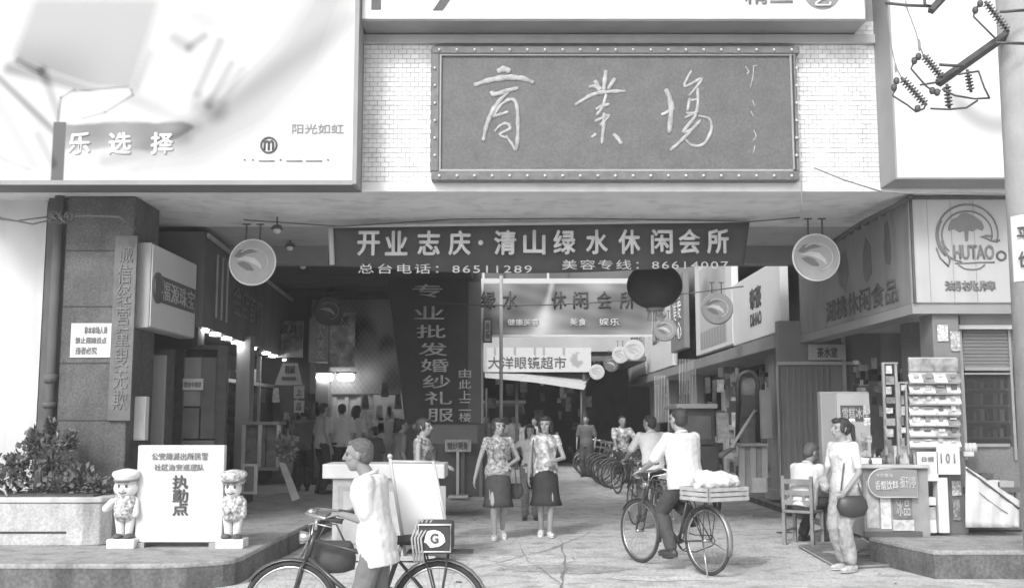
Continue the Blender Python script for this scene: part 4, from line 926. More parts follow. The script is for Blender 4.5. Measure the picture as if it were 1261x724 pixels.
# goods hanging at the open shop fronts of the right row
for g, n_ in ((.07, 22), (.25, 20), (.5, 18)):
    m_ = MB(); r2 = random.Random(int(g*100))
    for k in range(n_):
        px = r2.uniform(866, 948); Y_ = 19.6+(948-px)*.03; py = r2.uniform(452, 590); w_ = r2.uniform(2, 5); h_ = r2.uniform(6, 22); boxpx(m_, px-w_, py, px+w_, py+h_, Y_+r2.uniform(-.2, .4), .06)
    part('hanging_goods', m_, M('rgoods_%d' % int(g*100), g, .6, .5, 7), part_w, kind='stuff')
    m_ = MB()
    for k in range(n_):
        px = r2.uniform(1052, 1118); py = r2.uniform(440, 560); w_ = r2.uniform(2, 6); h_ = r2.uniform(4, 14); boxpx(m_, px-w_, py, px+w_, py+h_, 15.6+r2.uniform(-.3, .3), .06)
    part('hanging_goods', m_, M('rgoods_%d' % int(g*100), g, .6, .5, 7), part_w, kind='stuff')
# light box and stall by the column
lb_ = thing('light_box', 'tall pale light box fixed on the shop glass left of the square column', 'sign', W(943, 538, 18.2))
m_ = MB(); boxpx(m_, 938, 480, 952, 540, 18.2, .2); part('case', m_, M('lb_pale', .5, .5, .1, 3), lb_, bev=.01)
mm = thing('mannequin_window', 'arched dark display mirror with a hung garment in the right shop', 'display', W(921, 545, 18.9))
m_ = MB(); m_.path([W(908, 545, 18.9)]+[W(921+12*math.cos(PI-t*PI/8), 470-12*math.sin(t*PI/8), 18.9) for t in range(9)]+[W(933, 545, 18.9)], .04, 8); part('frame', m_, steel_d, mm)
m_ = MB(); m_.prism([W(908, 545, 18.95)]+[W(921+12*math.cos(PI-t*PI/8), 470-12*math.sin(t*PI/8), 18.95) for t in range(9)]+[W(933, 545, 18.95)], (0, .03, 0)); part('mirror', m_, M('mirror_grey', .2, .3, .5, 4), mm)
m_ = MB(); m_.prism([W(x, y, 18.88) for x, y in ((914, 486), (927, 486), (931, 515), (911, 515))], (0, .04, 0)); part('garment', m_, inkd, mm)
st_ = thing('stall_cabinet', 'cloth hung stall cabinet with vertical folds beside the shop door', 'cabinet', W(928, 605, 16.6))
for i in range(5):
    m_ = MB(); x = 910+i*7; m_.prism([W(x, 549, 16.6+.04*(i % 2)), W(x+7, 549, 16.6+.04*(i % 2)), W(x+7.6, 606, 16.5+.04*(i % 2)), W(x+.4, 606, 16.5+.04*(i % 2))], (0, .05, 0)); part('panel', m_, M('cloth_%d' % (i % 2), (.34, .24)[i % 2], .85, .1), st_)
m_ = MB(); boxpx(m_, 909, 546, 946, 549, 16.5, .6); part('top', m_, edge_m, st_)
m_ = MB(); boxpx(m_, 926, 588, 944, 606, 16.45, .04); part('flap', m_, woodm, st_)
bp = thing('broom', 'thin pale pole leaning diagonally over the stall cabinet', 'pole', W(895, 560, 16.3))
m_ = MB(); m_.tube(W(897, 556, 16.2), W(930, 505, 16.5), .025, n=8); part('handle', m_, lightm, bp)
m_ = MB(); m_.cap(W(888, 560, 16.2), W(900, 553, 16.2), .05, .03); part('head', m_, woodd, bp)
cd_ = thing('clothes_stand', 'dim white clothes hanging stand left of the stall cabinet', 'stand', W(891, 580, 16.8))
m_ = MB(); boxpx(m_, 883, 508, 898, 545, 16.8, .1); part('garment', m_, M('garment_pale', .4, .8, .3, 12), cd_)
m_ = MB(); boxpx(m_, 889, 545, 892, 606, 16.85, .04); boxpx(m_, 880, 604, 900, 607, 16.8, .3); part('stand', m_, steel_d, cd_)
# cargo tricycle with canopy
tc_ = thing('canopy_tricycle', 'dark canopied cargo tricycle with pale roof behind the white shirted rider', 'tricycle', W(856, 603, 17.5))
m_ = MB(); boxpx(m_, 833, 497, 884, 503, 17.3, 1.5); part('roof', m_, M('tri_roof', .6, .5, .1, 3), tc_, bev=.02)
m_ = MB(); boxpx(m_, 836, 503, 881, 548, 17.5, 1.1); part('canopy', m_, M('tri_canopy', .13, .7, .2, 3), tc_, bev=.02)
m_ = MB(); boxpx(m_, 840, 512, 876, 540, 17.48, .015); part('rear_window', m_, M('tri_window', .2, .4, .2, 4), tc_)
m_ = MB(); boxpx(m_, 834, 549, 886, 585, 17.4, 1.2); part('cargo_box', m_, darkm, tc_, bev=.02)
for px in (838, 882):
    c = W(px, 588, 17.9); c.z = .30; m_ = MB(); m_.torus(c, .27, .03, Matrix.Rotation(PI/2, 3, 'Y'), 28, 8); wh = part('wheel', m_, rubber, tc_)
    m_ = MB(); [m_.tube(c, c+V((0, math.cos(t*PI/8)*.26, math.sin(t*PI/8)*.26)), .004, n=4) for t in range(16)]; part('spokes', m_, metalm, wh)
# ================================================================ HANGING THINGS
# main banner
YN = 13.5
bn = thing('banner', 'wide dark banner with big pale characters and phone numbers across the passage', 'banner', W(662, 328, YN))
nx, nz = 60, 5
TL, TR, BR, BL = (406, 281), (923, 274), (916, 326), (404, 327)
def bpt(u, v, dy=0):
    ax_ = TL[0]+(TR[0]-TL[0])*u; ay_ = TL[1]+(TR[1]-TL[1])*u-3.5*math.sin(PI*u)*0; bx_ = BL[0]+(BR[0]-BL[0])*u; by_ = BL[1]+(BR[1]-BL[1])*u+10*math.sin(PI*min(1, u*1.05))*(1 if u < .95 else .9)
    return W(ax_+(bx_-ax_)*v, ay_+(by_-ay_)*v, YN+.05*math.sin(u*23)*v+.02*math.sin(u*61+v*2)*v+dy)
m_ = MB(); m_.add([bpt(i/nx, j/nz) for j in range(nz+1) for i in range(nx+1)], [(j*(nx+1)+i, j*(nx+1)+i+1, (j+1)*(nx+1)+i+1, (j+1)*(nx+1)+i) for j in range(nz) for i in range(nx)], True)
o = part('cloth', m_, bannerm, bn); q = o.modifiers.new('thick', 'SOLIDIFY'); q.thickness = .006
m_ = MB(); m_.path([bpt(i/20, 0)+V((0, -.01, .02)) for i in range(21)], .02, 8); part('top_hem', m_, inkl, bn)
m_ = MB(); m_.path([W(407, 281, YN-.03), W(408, 300, YN-.03), W(409, 326, YN-.03)], .035, 8); part('rolled_end', m_, inkl, bn)
m_ = MB(); m_.path([W(300, 271, YN-.5), W(420, 279, YN-.04), W(560, 270, YN-.1), W(720, 269, YN-.3), W(925, 273, YN-.02), W(985, 268, YN-.4)], .008, 6); part('cord', m_, inkd, bn)
for ch, x in zip('开业志庆·清山绿水休闲会所', (454, 488, 528, 566, 592, 622, 658, 695, 735, 775, 815, 849, 884)):
    u = (x-406)/517; yy = 299-1.0*u*3; w_ = 13 if ch != '·' else 3; h_ = 14.5 if ch != '·' else 3
    text_px(ch, x-w_, yy-h_+1, x+w_, yy+h_+1, YN-.085, M('banner_letter', .84, .7, .05, 9), bn, off=.035)
text_px('总台电话：86511289', 441, 325, 655, 337, YN-.085, MATS['banner_letter'], bn, off=.01, spacing=1.2)
text_px('美容专线：86614007', 692, 320, 897, 332, YN-.085, MATS['banner_letter'], bn, off=.01, spacing=1.2)
# second banner
Y2 = 22
b2 = thing('banner', 'grey cloudy banner with dark characters hung behind the dark main banner', 'banner', W(698, 413, Y2))
def art_b2(u, v):
    x = 595+u*208; y = 343+v*70; g = .19+.05*math.sin(x*.05+y*.06)+.05*math.sin(x*.13-y*.17)*math.sin(y*.2+x*.03)
    d = abs(x-(682-(y-345)*.25)); g += .3*sm01(1-d/(5+max(0, y-365)*.35))
    d = math.hypot((x-672)/22, (y-394)/16); g += .2*sm01(1.2-d)
    if y < 349: g = .62
    d = math.hypot((x-735)/30, (y-352)/10); g += .1*sm01(1.3-d)
    if y > 403: g += .1*sm01((y-403)/6)
    return g+.025*math.sin(x*1.7)*math.sin(y*1.3)
pa2 = W(594, 343, Y2); pc2 = W(803, 413, Y2)
part('cloth', MB().box(pa2.x, pc2.x, Y2, Y2+.02, pc2.z, pa2.z), edge_m, b2)
printed('picture', lambda u, v: V((pa2.x+u*(pc2.x-pa2.x), Y2-.006, pa2.z+v*(pc2.z-pa2.z))), 110, 40, art_b2, b2)
for ch, x in zip('绿水休闲会所', (601, 628, 688, 715, 744, 772)): text_px(ch, x-9, 359, x+9, 380, Y2-.02, M('b2_letter', .07, .7), b2, off=.02)
text_px('健康美容', 625, 393, 664, 401, Y2-.02, M('b2_light', .7), b2); text_px('美食', 702, 392, 722, 401, Y2-.02, MATS['b2_light'], b2); text_px('娱乐', 738, 392, 763, 401, Y2-.02, MATS['b2_light'], b2)
m_ = MB(); boxpx(m_, 594, 412, 803, 415, Y2-.02, .03); boxpx(m_, 592, 343, 595, 522, Y2-.02, .04); part('frame', m_, M('b2_frame', .66, .6, .05), b2)
vs3 = thing('small_sign', 'small white vertical plate at the lower left corner of the cloudy banner', 'sign', W(601, 422, Y2-.1))
m_ = MB(); boxpx(m_, 595, 392, 606, 422, Y2-.1, .04); part('plate', m_, inkl, vs3); m_ = MB(); [boxpx(m_, *p, Y2-.12, .02) for p in ((595, 392, 606, 394), (595, 420, 606, 422), (595, 394, 597, 420), (604, 394, 606, 420))]; part('rim', m_, inkd, vs3)
text_px('\n'.join('眼镜'), 598, 397, 603, 417, Y2-.11, inkd, vs3)
po = thing('steel_post', 'thin pale steel post rising behind the walking women', 'post', W(617, 590, 21))
b_ = W(617, 520, 20.9); m_ = MB(); m_.tube((b_.x, 20.9, 0), (b_.x, 20.9, 4.4), .035, n=10); part('pole', m_, M('post_grey', .4, .5, .1, 3), po)
m_ = MB(); m_.tube((b_.x, 20.9, 0), (b_.x, 20.9, .05), .1, n=12); part('base', m_, edge_m, po)
Y3 = 33
b3 = thing('banner', 'pale banner of an optical market far down the street', 'banner', W(662, 458, Y3))
def art_b3(u, v):
    g = .6
    if math.hypot((u-.87)/.06, (v-.5)/.3) < 1: g = .35
    if math.hypot((u-.9)/.03, (v-.4)/.15) < 1: g = .6
    if u < .05: g = .45
    for k in range(9):
        if abs(u-.12-k*.09) < .006 and v < .3: g = .25
    return g
pa3 = W(594, 428, Y3); pc3 = W(728, 458, Y3)
part('cloth', MB().box(pa3.x, pc3.x, Y3, Y3+.03, pc3.z, pa3.z), edge_m, b3)
printed('picture', lambda u, v: V((pa3.x+u*(pc3.x-pa3.x), Y3-.006, pa3.z+v*(pc3.z-pa3.z))), 60, 14, art_b3, b3)
text_px('大洋眼镜超市', 601, 439, 697, 454, Y3-.02, inkd, b3, off=.01)
aw = thing('awning', 'pale sloping canvas awning below the optical market banner', 'awning', W(665, 470, 32))
m_ = MB(); m_.prism([W(x, y, Y) for x, y, Y in ((597, 459, 34.5), (728, 462, 34.5), (719, 478, 32.3), (597, 463, 32.3))], (0, 0, .06)); part('canvas', m_, canvas, aw)
m_ = MB(); m_.prism([W(x, y, 32.25) for x, y in ((597, 462), (680, 466), (722, 474), (719, 480), (660, 471), (597, 465))], (0, .03, 0)); part('valance', m_, inkl, aw)
m_ = MB(); [m_.tube(W(x, 478, 32.4), W(x, 562, 32.4), .04) for x in (599, 716)]; part('pole', m_, steel_d, aw)
# discs
def disc_proto():
    t = thing('hanging_disc', 'x', 'sign', (0, 0, 0), world=False)
    m_ = MB(); m_.lathe([(.001, -.03), (.3, -.03), (.305, 0), (.3, .03), (.001, .03)], m=Matrix.Rotation(PI/2, 3, 'X'), n=40, sm=False); part('face', m_, M('disc_face', .34, .5, .1, 5), t)
    m_ = MB(); m_.torus((0, 0, 0), .31, .016, Matrix.Rotation(PI/2, 3, 'X'), 44, 8); part('rim', m_, M('disc_rim', .74, .4, .05), t)
    ang = lambda p: (p[0]*.30, -.034, p[1]*.30)
    m_ = MB(); m_.prism([ang(p) for p in ((-.85, .25), (-.6, .55), (-.1, .6), (.25, .45), (.0, .42), (-.3, .35), (-.6, .2))], (0, .006, 0)); m_.prism([ang(p) for p in ((-.7, -.05), (-.4, .02), (-.1, -.1), (.1, -.35), (.05, -.42), (-.25, -.38), (-.5, -.22))], (0, .006, 0)); part('emblem', m_, M('disc_dark', .15, .5, .1), t)
    m_ = MB(); m_.prism([ang(p) for p in ((-.75, .1), (-.3, .25), (.1, .2), (.4, -.1), (.45, -.35), (.2, -.15), (-.1, .0), (-.4, .08))], (0, .004, 0)); m_.path([ang((math.cos(a_)*.72, math.sin(a_)*.62)) for a_ in [PI*.75-i*PI*1.2/14 for i in range(15)]], .008, 5); part('swirl', m_, M('disc_light', .55, .5, .1), t)
    for x in (-.095, .095): m_ = MB(); m_.tube((x, 0, .3), (x, 0, .52), .012); m_.box(x-.05, x+.05, -.02, .02, .52, .535); part('hanger', m_, steel_d, t)
    return t
dp = disc_proto(); allo = list(COL.objects)
DG_ = (('round hanging disc sign with pale rim, leftmost and near the box sign', 311, 323, 29.5, 12.9, .0), ('round hanging disc sign with pale rim, rightmost beside the kiosk fascia', 1005, 317, 30, 12.9, 0),
       ('dim dark disc sign behind the leftmost rimmed disc', 405, 383, 18.5, 19.5, 1), ('second disc sign of the right row, in front of the picture sign', 883, 380, 20, 19, 2), ('third disc sign of the right row, beside the lantern tassel', 819, 406, 14.5, 25, 2),
       ('pale disc sign just left of the grey vertical sign, fourth in the row', 781, 431, 13, 30, 3), ('small dark disc between two pale far discs', 753, 448, 10, 31.4, 1), ('pale disc sign beside the small dark one, in the middle of the far discs', 764, 437, 10.5, 31, 3), ('small pale disc sign farthest down the right row', 735, 458, 9.5, 32.4, 3))
tones = {1: M('disc_dim', .12, .6, .2, 5), 2: M('disc_mid', .28, .5, .1, 5), 3: M('disc_pale', .55, .5, .1, 5)}
for i, (lb, px, py, r, Y, tn) in enumerate(DG_):
    o = dp if i == 0 else copy_tree(dp, None, allo); c = W(px, py, Y); o.location = c; sc = r*Y/FPX/.325; o.scale = (sc, sc, sc); tag(o, lb, 'sign', 'round discs hung along the passage')
    if tn:
        for ch in list(COL.objects):
            if ch.parent == o and ch.name.split('.')[0] in ('face', 'rim'): ch.material_slots[0].link = 'OBJECT'; ch.material_slots[0].material = tones[tn]
            if tn == 3 and ch.parent == o and ch.name.startswith(('emblem', 'swirl')): ch.material_slots[0].link = 'OBJECT'; ch.material_slots[0].material = M('disc_soft', .4, .5, .1)
# lantern
lt = thing('lantern', 'big dark oval paper lantern with tassel hung below the main banner', 'lantern', W(806, 352, 15))
c = W(806, 352, 15); R_ = 34.5*15/FPX; H_ = 29*15/FPX
m_ = MB(); nn = 48; prof = [(max(.02, R_*math.cos(t)), H_*math.sin(t)) for t in [-PI/2+PI*k/18 for k in range(19)]]
rings = []
for r, z in prof: rings.append([c+V(((r*(1-.02*(k % 2)))*math.cos(2*PI*k/nn), (r*(1-.02*(k % 2)))*math.sin(2*PI*k/nn), z)) for k in range(nn)])
m_.loft(rings); part('shade', m_, M('lantern_cloth', .045, .7, .12, 6), lt)
m_ = MB(); m_.tube(c+V((0, 0, H_-.03)), c+V((0, 0, H_+.05)), .12, n=16).tube(c-V((0, 0, H_-.03)), c-V((0, 0, H_+.03)), .12, n=16); part('collar', m_, M('lantern_gold', .3, .4, .2, 6), lt)
m_ = MB(); [m_.tube(c+V((.1*math.cos(t), .1*math.sin(t), -H_-.02)), c+V((.115*math.cos(t), .115*math.sin(t), -H_-.17)), .006, n=4) for t in [k*PI/8 for k in range(16)]]; part('tassel', m_, inkl, lt)
m_ = MB(); m_.tube(c+V((0, 0, H_)), (c.x, c.y, ZS+.02), .008); part('cord', m_, inkd, lt)
# soffit spots
for k, (px, py, Y) in enumerate(((341, 287, 13.4), (357, 308, 15.3), (373, 331, 17.2))):
    t = thing('ceiling_spot', 'small dark ceiling spot with pale bulb, %s of three behind the left disc' % ('nearest', 'middle', 'farthest')[k], 'lamp', W(px, py, Y)); c = W(px, py, Y)
    m_ = MB(); m_.tube((c.x, c.y, c.z+.05), (c.x, c.y, ZS+.02), .012).tube(c+V((0, 0, .05)), c+V((0, 0, .1)), .08, .05, 12); part('shade', m_, inkd, t); m_ = MB(); m_.ell(c+V((0, 0, .03)), (.05, .05, .04)); part('bulb', m_, inkw, t)
# ================================================================ POLE AND INSULATORS
YPo = 8.0; xp = (1281-630.5)/FPX*YPo*1.0
pole = thing('utility_pole', 'thick concrete utility pole at the right edge with crossarms', 'pole', (xp, YPo, 0))
m_ = MB(); m_.tube((xp, YPo, 0), (xp, YPo, 7), .19, .165, 28); part('shaft', m_, M('pole_concrete', .36, .85, .1, 5, .3, bscale=60, dirt=.2), pole)
a_ = W(1155, 103, 7.9); b_ = W(1275, 18, 7.95)
m_ = MB(); m_.path([a_, b_], .035, 4, sm=False); part('crossarm', m_, steel_d, pole)
a2_ = W(1146, 14, 7.6); b2_ = W(1172, -14, 7.7); m_ = MB(); m_.path([a2_, b2_], .03, 4, sm=False); part('crossarm', m_, steel_d, pole)
for Q_ in (((1090, 4, 7.6), (1118, 7, 7.6), (1146, 8, 7.6)), ((1138, -6, 7.6), (1139, 6, 7.6), (1146, 9, 7.6)), ((1232, 15, 7.72), (1261, 13, 7.72)), ((1226, 53, 7.72), (1262, 54, 7.72)), ((1157, 80, 7.8), (1190, 82, 7.8))): m_ = MB(); m_.path([W(*q) for q in Q_], .012, 6); part('bracket', m_, steel_d, pole)
def insulator(p, q, n, lab, r=.034):
    t = thing('insulator', lab, 'insulator', q, group='insulators on the pole'); p = V(p); q = V(q); d = (q-p); m_ = MB(); m_.tube(p, q, .012)
    part('rod', m_, steel_d, t); m_ = MB(); rot = d.to_track_quat('Z', 'Y').to_matrix(); st_ = d.length/(n+1)
    for i in range(n): m_.lathe([(.012, -st_*.3), (r, -st_*.1), (r*.9, st_*.12), (.012, st_*.25)], p+d*((i+1)/(n+1)), rot, 12)
    part('shed', m_, M('porcelain', .1, .3, .1, 5), t)
insulator(W(1137, 68, 7.7), W(1160, 96, 7.75), 8, 'ribbed insulator at the end of the crossarm, middle of the three slanting')
insulator(W(1110, 96, 7.7), W(1141, 130, 7.75), 10, 'ribbed insulator slanting lowest and farthest left of the pole')
insulator(W(1213, 2, 7.7), W(1242, 40, 7.75), 10, 'ribbed insulator slanting across the pole at the top')
insulator(W(1166, 104, 7.75), W(1169, 134, 7.75), 6, 'upright ribbed insulator hanging under the crossarm end', .03)
insulator(W(1191, 86, 7.8), W(1196, 114, 7.8), 6, 'upright ribbed insulator nearest the pole shaft', .03)
m_ = MB()
for P in (((1131, 69), (1124, 80), (1122, 85), (1140, 106), (1151, 114), (1158, 112)), ((1104, 99), (1102, 112), (1099, 118), (1118, 130), (1128, 138), (1138, 134), (1140, 128)), ((1206, 5), (1200, 15), (1199, 21), (1214, 36), (1225, 47)), ((1160, 110), (1176, 118), (1200, 122), (1219, 121)),
          ((1146, 134), (1168, 135), (1190, 133), (1204, 124)), ((1205, 88), (1212, 108), (1218, 120)), ((1180, 92), (1205, 88)), ((1133, 105), (1158, 101))):
    m_.path([W(x, y, 7.72) for x, y in P], .008, 6)
for x, y in ((1131, 70), (1126, 75), (1104, 100), (1101, 108), (1207, 5), (1201, 13), (1148, 112), (1154, 114), (1130, 134)): m_.ell(W(x, y, 7.7), (.024, .024, .03), nu=8, nv=6)
solo('clamp_wire', m_, steel_d, 'tangle of dark clamp wires looped between the insulators', 'wire')
m_ = MB(); m_.path([W(1091, -20, 7.6), W(1092, 5, 7.62), W(1096, 50, 7.65), W(1103, 82, 7.68), W(1110, 96, 7.7)], .004, 5); m_.ell(W(1103, 84, 7.68), (.01, .01, .04), nu=8, nv=6); solo('wire', m_, inkm, 'thin wire curving down to the lowest slanting insulator', 'wire')
m_ = MB(); m_.path([W(1114, -20, 7.6), W(1116, 8, 7.62), W(1128, 40, 7.65), W(1132, 56, 7.68), W(1137, 68, 7.7)], .004, 5); m_.ell(W(1132, 56, 7.68), (.012, .012, .05), nu=8, nv=6); solo('wire', m_, inkm, 'thin wire running down to the middle slanting insulator', 'wire')
pn = thing('paper_poster', 'white paper notice pasted round the utility pole', 'poster', W(1262, 345, 7.8))
m_ = MB(); rr_ = .187
vs = []; fs = []
zt_ = W(1262, 262, 7.8).z; zb_ = W(1262, 344, 7.8).z
for i in range(15):
    t = math.radians(190+i*9); vs += [V((xp+rr_*math.cos(t), YPo+rr_*math.sin(t), zb_)), V((xp+rr_*math.cos(t), YPo+rr_*math.sin(t), zt_))]
    if i: fs.append((2*i-2, 2*i, 2*i+1, 2*i-1))
m_.add(vs, fs, True); part('sheet', m_, whitem, pn)
for ch, z in (('平', 288), ('价', 318)):
    q = W(1255, z, 7.82); text(ch, (xp-.135, YPo-.145, q.z), .11, .12, inkd, pn, R=V((.73, -.68, 0)), off=.02)
# cables
m_ = MB(); m_.path([V((-4.2+8.4*k/12, 19, 3.95-.35*math.sin(PI*k/12))) for k in range(13)], .012, 5); solo('wire', m_, inkd, 'sagging wire strung across the passage before the cloudy banner', 'wire')
m_ = MB(); m_.path([V((-2.8+7.2*k/12, 27, 4.6-.4*math.sin(PI*k/12))) for k in range(13)], .015, 5); solo('wire', m_, inkd, 'sagging wire strung across the street behind the cloudy banner', 'wire')
m_ = MB(); m_.path([W(-40, 262, 11.6), W(0, 268, 11.6), W(40, 276, 11.6), W(75, 268, 11.7)], .01, 6).path([W(-40, 266, 11.6), W(20, 272, 11.6), W(75, 265, 11.7)], .009, 6).path([W(60, 274, 11.7), W(75, 268, 11.7), W(105, 266, 11.7), (W(146, 267, 11.7)), W(168, 282, 11.8)], .014, 6)
for i in range(14): p = W(63+i*1.7+random.uniform(-1, 1), 268+random.uniform(-3, 3), 11.68); m_.torus(p, random.uniform(.03, .06), .008, Matrix.Rotation(random.uniform(0, 3), 3, 'Y') @ Matrix.Rotation(random.uniform(0, 3), 3, 'X'), 12, 5)
solo('cable', m_, inkd, 'tangled dark cable with a loop under the left billboard', 'cable')
m_ = MB(); m_.path([W(1003, 207, 11.7), W(1040, 222, 11.6), W(1085, 236, 11.5)], .009, 6).path([W(987, 215, 11.72), W(987, 262, 11.72)], .008, 6).path([W(1085, 236, 11.5), W(1120, 238, 11.5), W(1240, 240, 11.5)], .012, 6)
solo('cable', m_, inkm, 'thin cable from the plaque corner to the right billboard', 'cable')
m_ = MB(); m_.path([W(1029, 297, 13.9), W(1060, 275, 13.0), W(1085, 262, 12.5), W(1100, 255, 12.2), W(1121, 243, 12.0)], .03, 6)
for i in range(10): t = i/9; m_.ell(V(W(1029, 297, 13.9)).lerp(V(W(1121, 243, 12.0)), t), (.04, .07, .035), nu=7, nv=5)
solo('cable_bundle', m_, inkd, 'thick dark cable bundle along the top of the kiosk side fascia', 'cable')
# ================================================================ FAR END OF THE STREET
YFB = 39.
fb = thing('far_building', 'dim grey building closing the far end of the street', 'building', (0, YFB, 0))
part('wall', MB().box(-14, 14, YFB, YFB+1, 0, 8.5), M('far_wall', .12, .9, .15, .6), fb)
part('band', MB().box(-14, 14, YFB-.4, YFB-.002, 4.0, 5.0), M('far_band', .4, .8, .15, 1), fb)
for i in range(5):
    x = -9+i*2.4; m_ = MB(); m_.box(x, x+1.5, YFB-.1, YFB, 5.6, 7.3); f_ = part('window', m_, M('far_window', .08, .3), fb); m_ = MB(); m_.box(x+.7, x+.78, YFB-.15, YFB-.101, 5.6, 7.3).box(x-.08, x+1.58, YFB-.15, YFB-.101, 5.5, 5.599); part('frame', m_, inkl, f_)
    m_ = MB(); m_.box(x-.2, x+2.0, YFB-.15, YFB-.01, 0.1, 3.7); part('opening_shade_slab', m_, M('far_opening_shade', .02, .9, .3), fb)  # near-black slab imitates the shade inside the shop
for g, n_ in ((.03, 60), (.15, 40), (.5, 26)):
    m_ = MB(); r2 = random.Random(int(g*99))
    for k in range(n_): x = r2.uniform(-2.6, 4); z = r2.uniform(.1, 3.0); w_ = r2.uniform(.1, .45); h_ = r2.uniform(.1, .5); m_.box(x, x+w_, YFB-.5-r2.random()*.2, YFB-.3, z, z+h_)
    part('shop_clutter', m_, M('rgoods_%d' % int(g*100), g, .6, .5, 7), fb, kind='stuff')
lb2 = thing('left_row_building', 'dark row of buildings along the left side beyond the wedding sign', 'building', (-3.5, 36, 0))
part('wall', MB().box(-9, -2.9, 26, 38.9, 0, 6), M('left_row', .16, .9, .2, 1), lb2)
for i in range(4):
    y = 27+i*3.0; m_ = MB(); m_.box(-2.9, -2.84, y, y+2.4, .2, 2.7); part('opening_shade_slab', m_, M('far_opening_shade'), lb2); m_ = MB(); m_.box(-2.86, -2.7, y-.3, y+2.7, 2.8, 3.7); part('sign_band', m_, M('left_sign_%d' % (i % 2), (.35, .2)[i % 2], .7, .3, 2), lb2)  # black slabs stand in for shaded shop interiors
vn = thing('minivan', 'small pale roofed minivan parked far off behind the left woman', 'van', (W(622, 530, 36).x, 36, 0))
xv = W(620, 530, 36).x; Zr = W(620, 496, 36).z
m_ = MB(); m_.prism([(xv-.8, 35.5, .35), (xv+.8, 35.5, .35), (xv+.8, 35.5, 1.1), (xv+.68, 35.5, Zr), (xv-.68, 35.5, Zr), (xv-.8, 35.5, 1.1)], (0, 3, 0)); part('body', m_, M('van_body', .4, .4, .05), vn, bev=.06)
m_ = MB(); m_.prism([(xv-.7, 35.48, 1.15), (xv+.7, 35.48, 1.15), (xv+.62, 35.48, Zr-.12), (xv-.62, 35.48, Zr-.12)], (0, .03, 0)); part('windscreen', m_, glassd, vn)
m_ = MB(); m_.box(xv-.75, xv+.75, 35.45, 38.4, Zr-.02, Zr+.08); part('roof', m_, inkw, vn)
m_ = MB(); [m_.box(xv+s_*.6-.12, xv+s_*.6+.12, 35.46, 35.5, .75, .9) for s_ in (-1, 1)]; part('headlight', m_, inkw, vn)
m_ = MB(); [m_.tube((xv+s_*.7-.1, y, .32), (xv+s_*.7+.1, y, .32), .31, n=18) for s_ in (-1, 1) for y in (36.1, 38)]; part('wheel', m_, rubber, vn)
def tree(px, Y, h, seed, lab):
    b_ = G(px, 560); b_ = V((W(px, 500, Y).x, Y, 0)); t = thing('street_tree', lab, 'tree', b_); r = random.Random(seed); m_ = MB()
    m_.path([b_, b_+V((.05, 0, h*.3)), b_+V((-.05, 0, h*.55)), b_+V((.1, 0, h*.8))], [.14, .11, .08, .03], 8)
    sp_ = []
    for k in range(9):
        a_ = r.uniform(0, 6.3); q = b_+V((math.cos(a_)*h*.28, math.sin(a_)*h*.2, h*r.uniform(.55, .98))); m_.tube(b_+V((0, 0, h*.45)), q, .04, .01, 5); sp_.append((q, (h*.16, h*.14, h*.11)))
    part('trunk', m_, woodd, t); part('crown', leaf_cloud(sp_, 5200, .2, seed, .2), leafm, t)
mr_ = thing('added_shade_roof', 'dark low roof added to shade the far end behind the pale awning', 'roof', (.3, 35, 0))  # added roof, keeps the far end in shade
part('roof', MB().box(-2.8, 4.2, 33.0, 38.4, 3.35, 3.5), darkm, mr_)
for x_ in (-2.7, .1, 2.2): part('post', MB().box(x_, x_+.1, 33.1, 33.2, 0, 3.349), steel_d, mr_)
part('shade_backing', MB().box(-2.8, 4.2, 38.2, 38.3, 0, 3.349), M('shade_backing', .05, .9, .4, 2), mr_)  # added dark sheet imitates deep shade at the back
for g, n_ in ((.04, 50), (.2, 30), (.55, 16)):
    m_ = MB(); r2 = random.Random(int(g*77))
    for k in range(n_): x = r2.uniform(-2.6, 2.6); z = r2.uniform(.3, 2.9); w_ = r2.uniform(.08, .35); h_ = r2.uniform(.1, .5); y = r2.uniform(34, 37.5); m_.box(x, x+w_, y, y+.1, z, z+h_)
    part('hanging_goods', m_, M('rgoods_%d' % int(g*100), g, .6, .5, 7), mr_, kind='stuff')
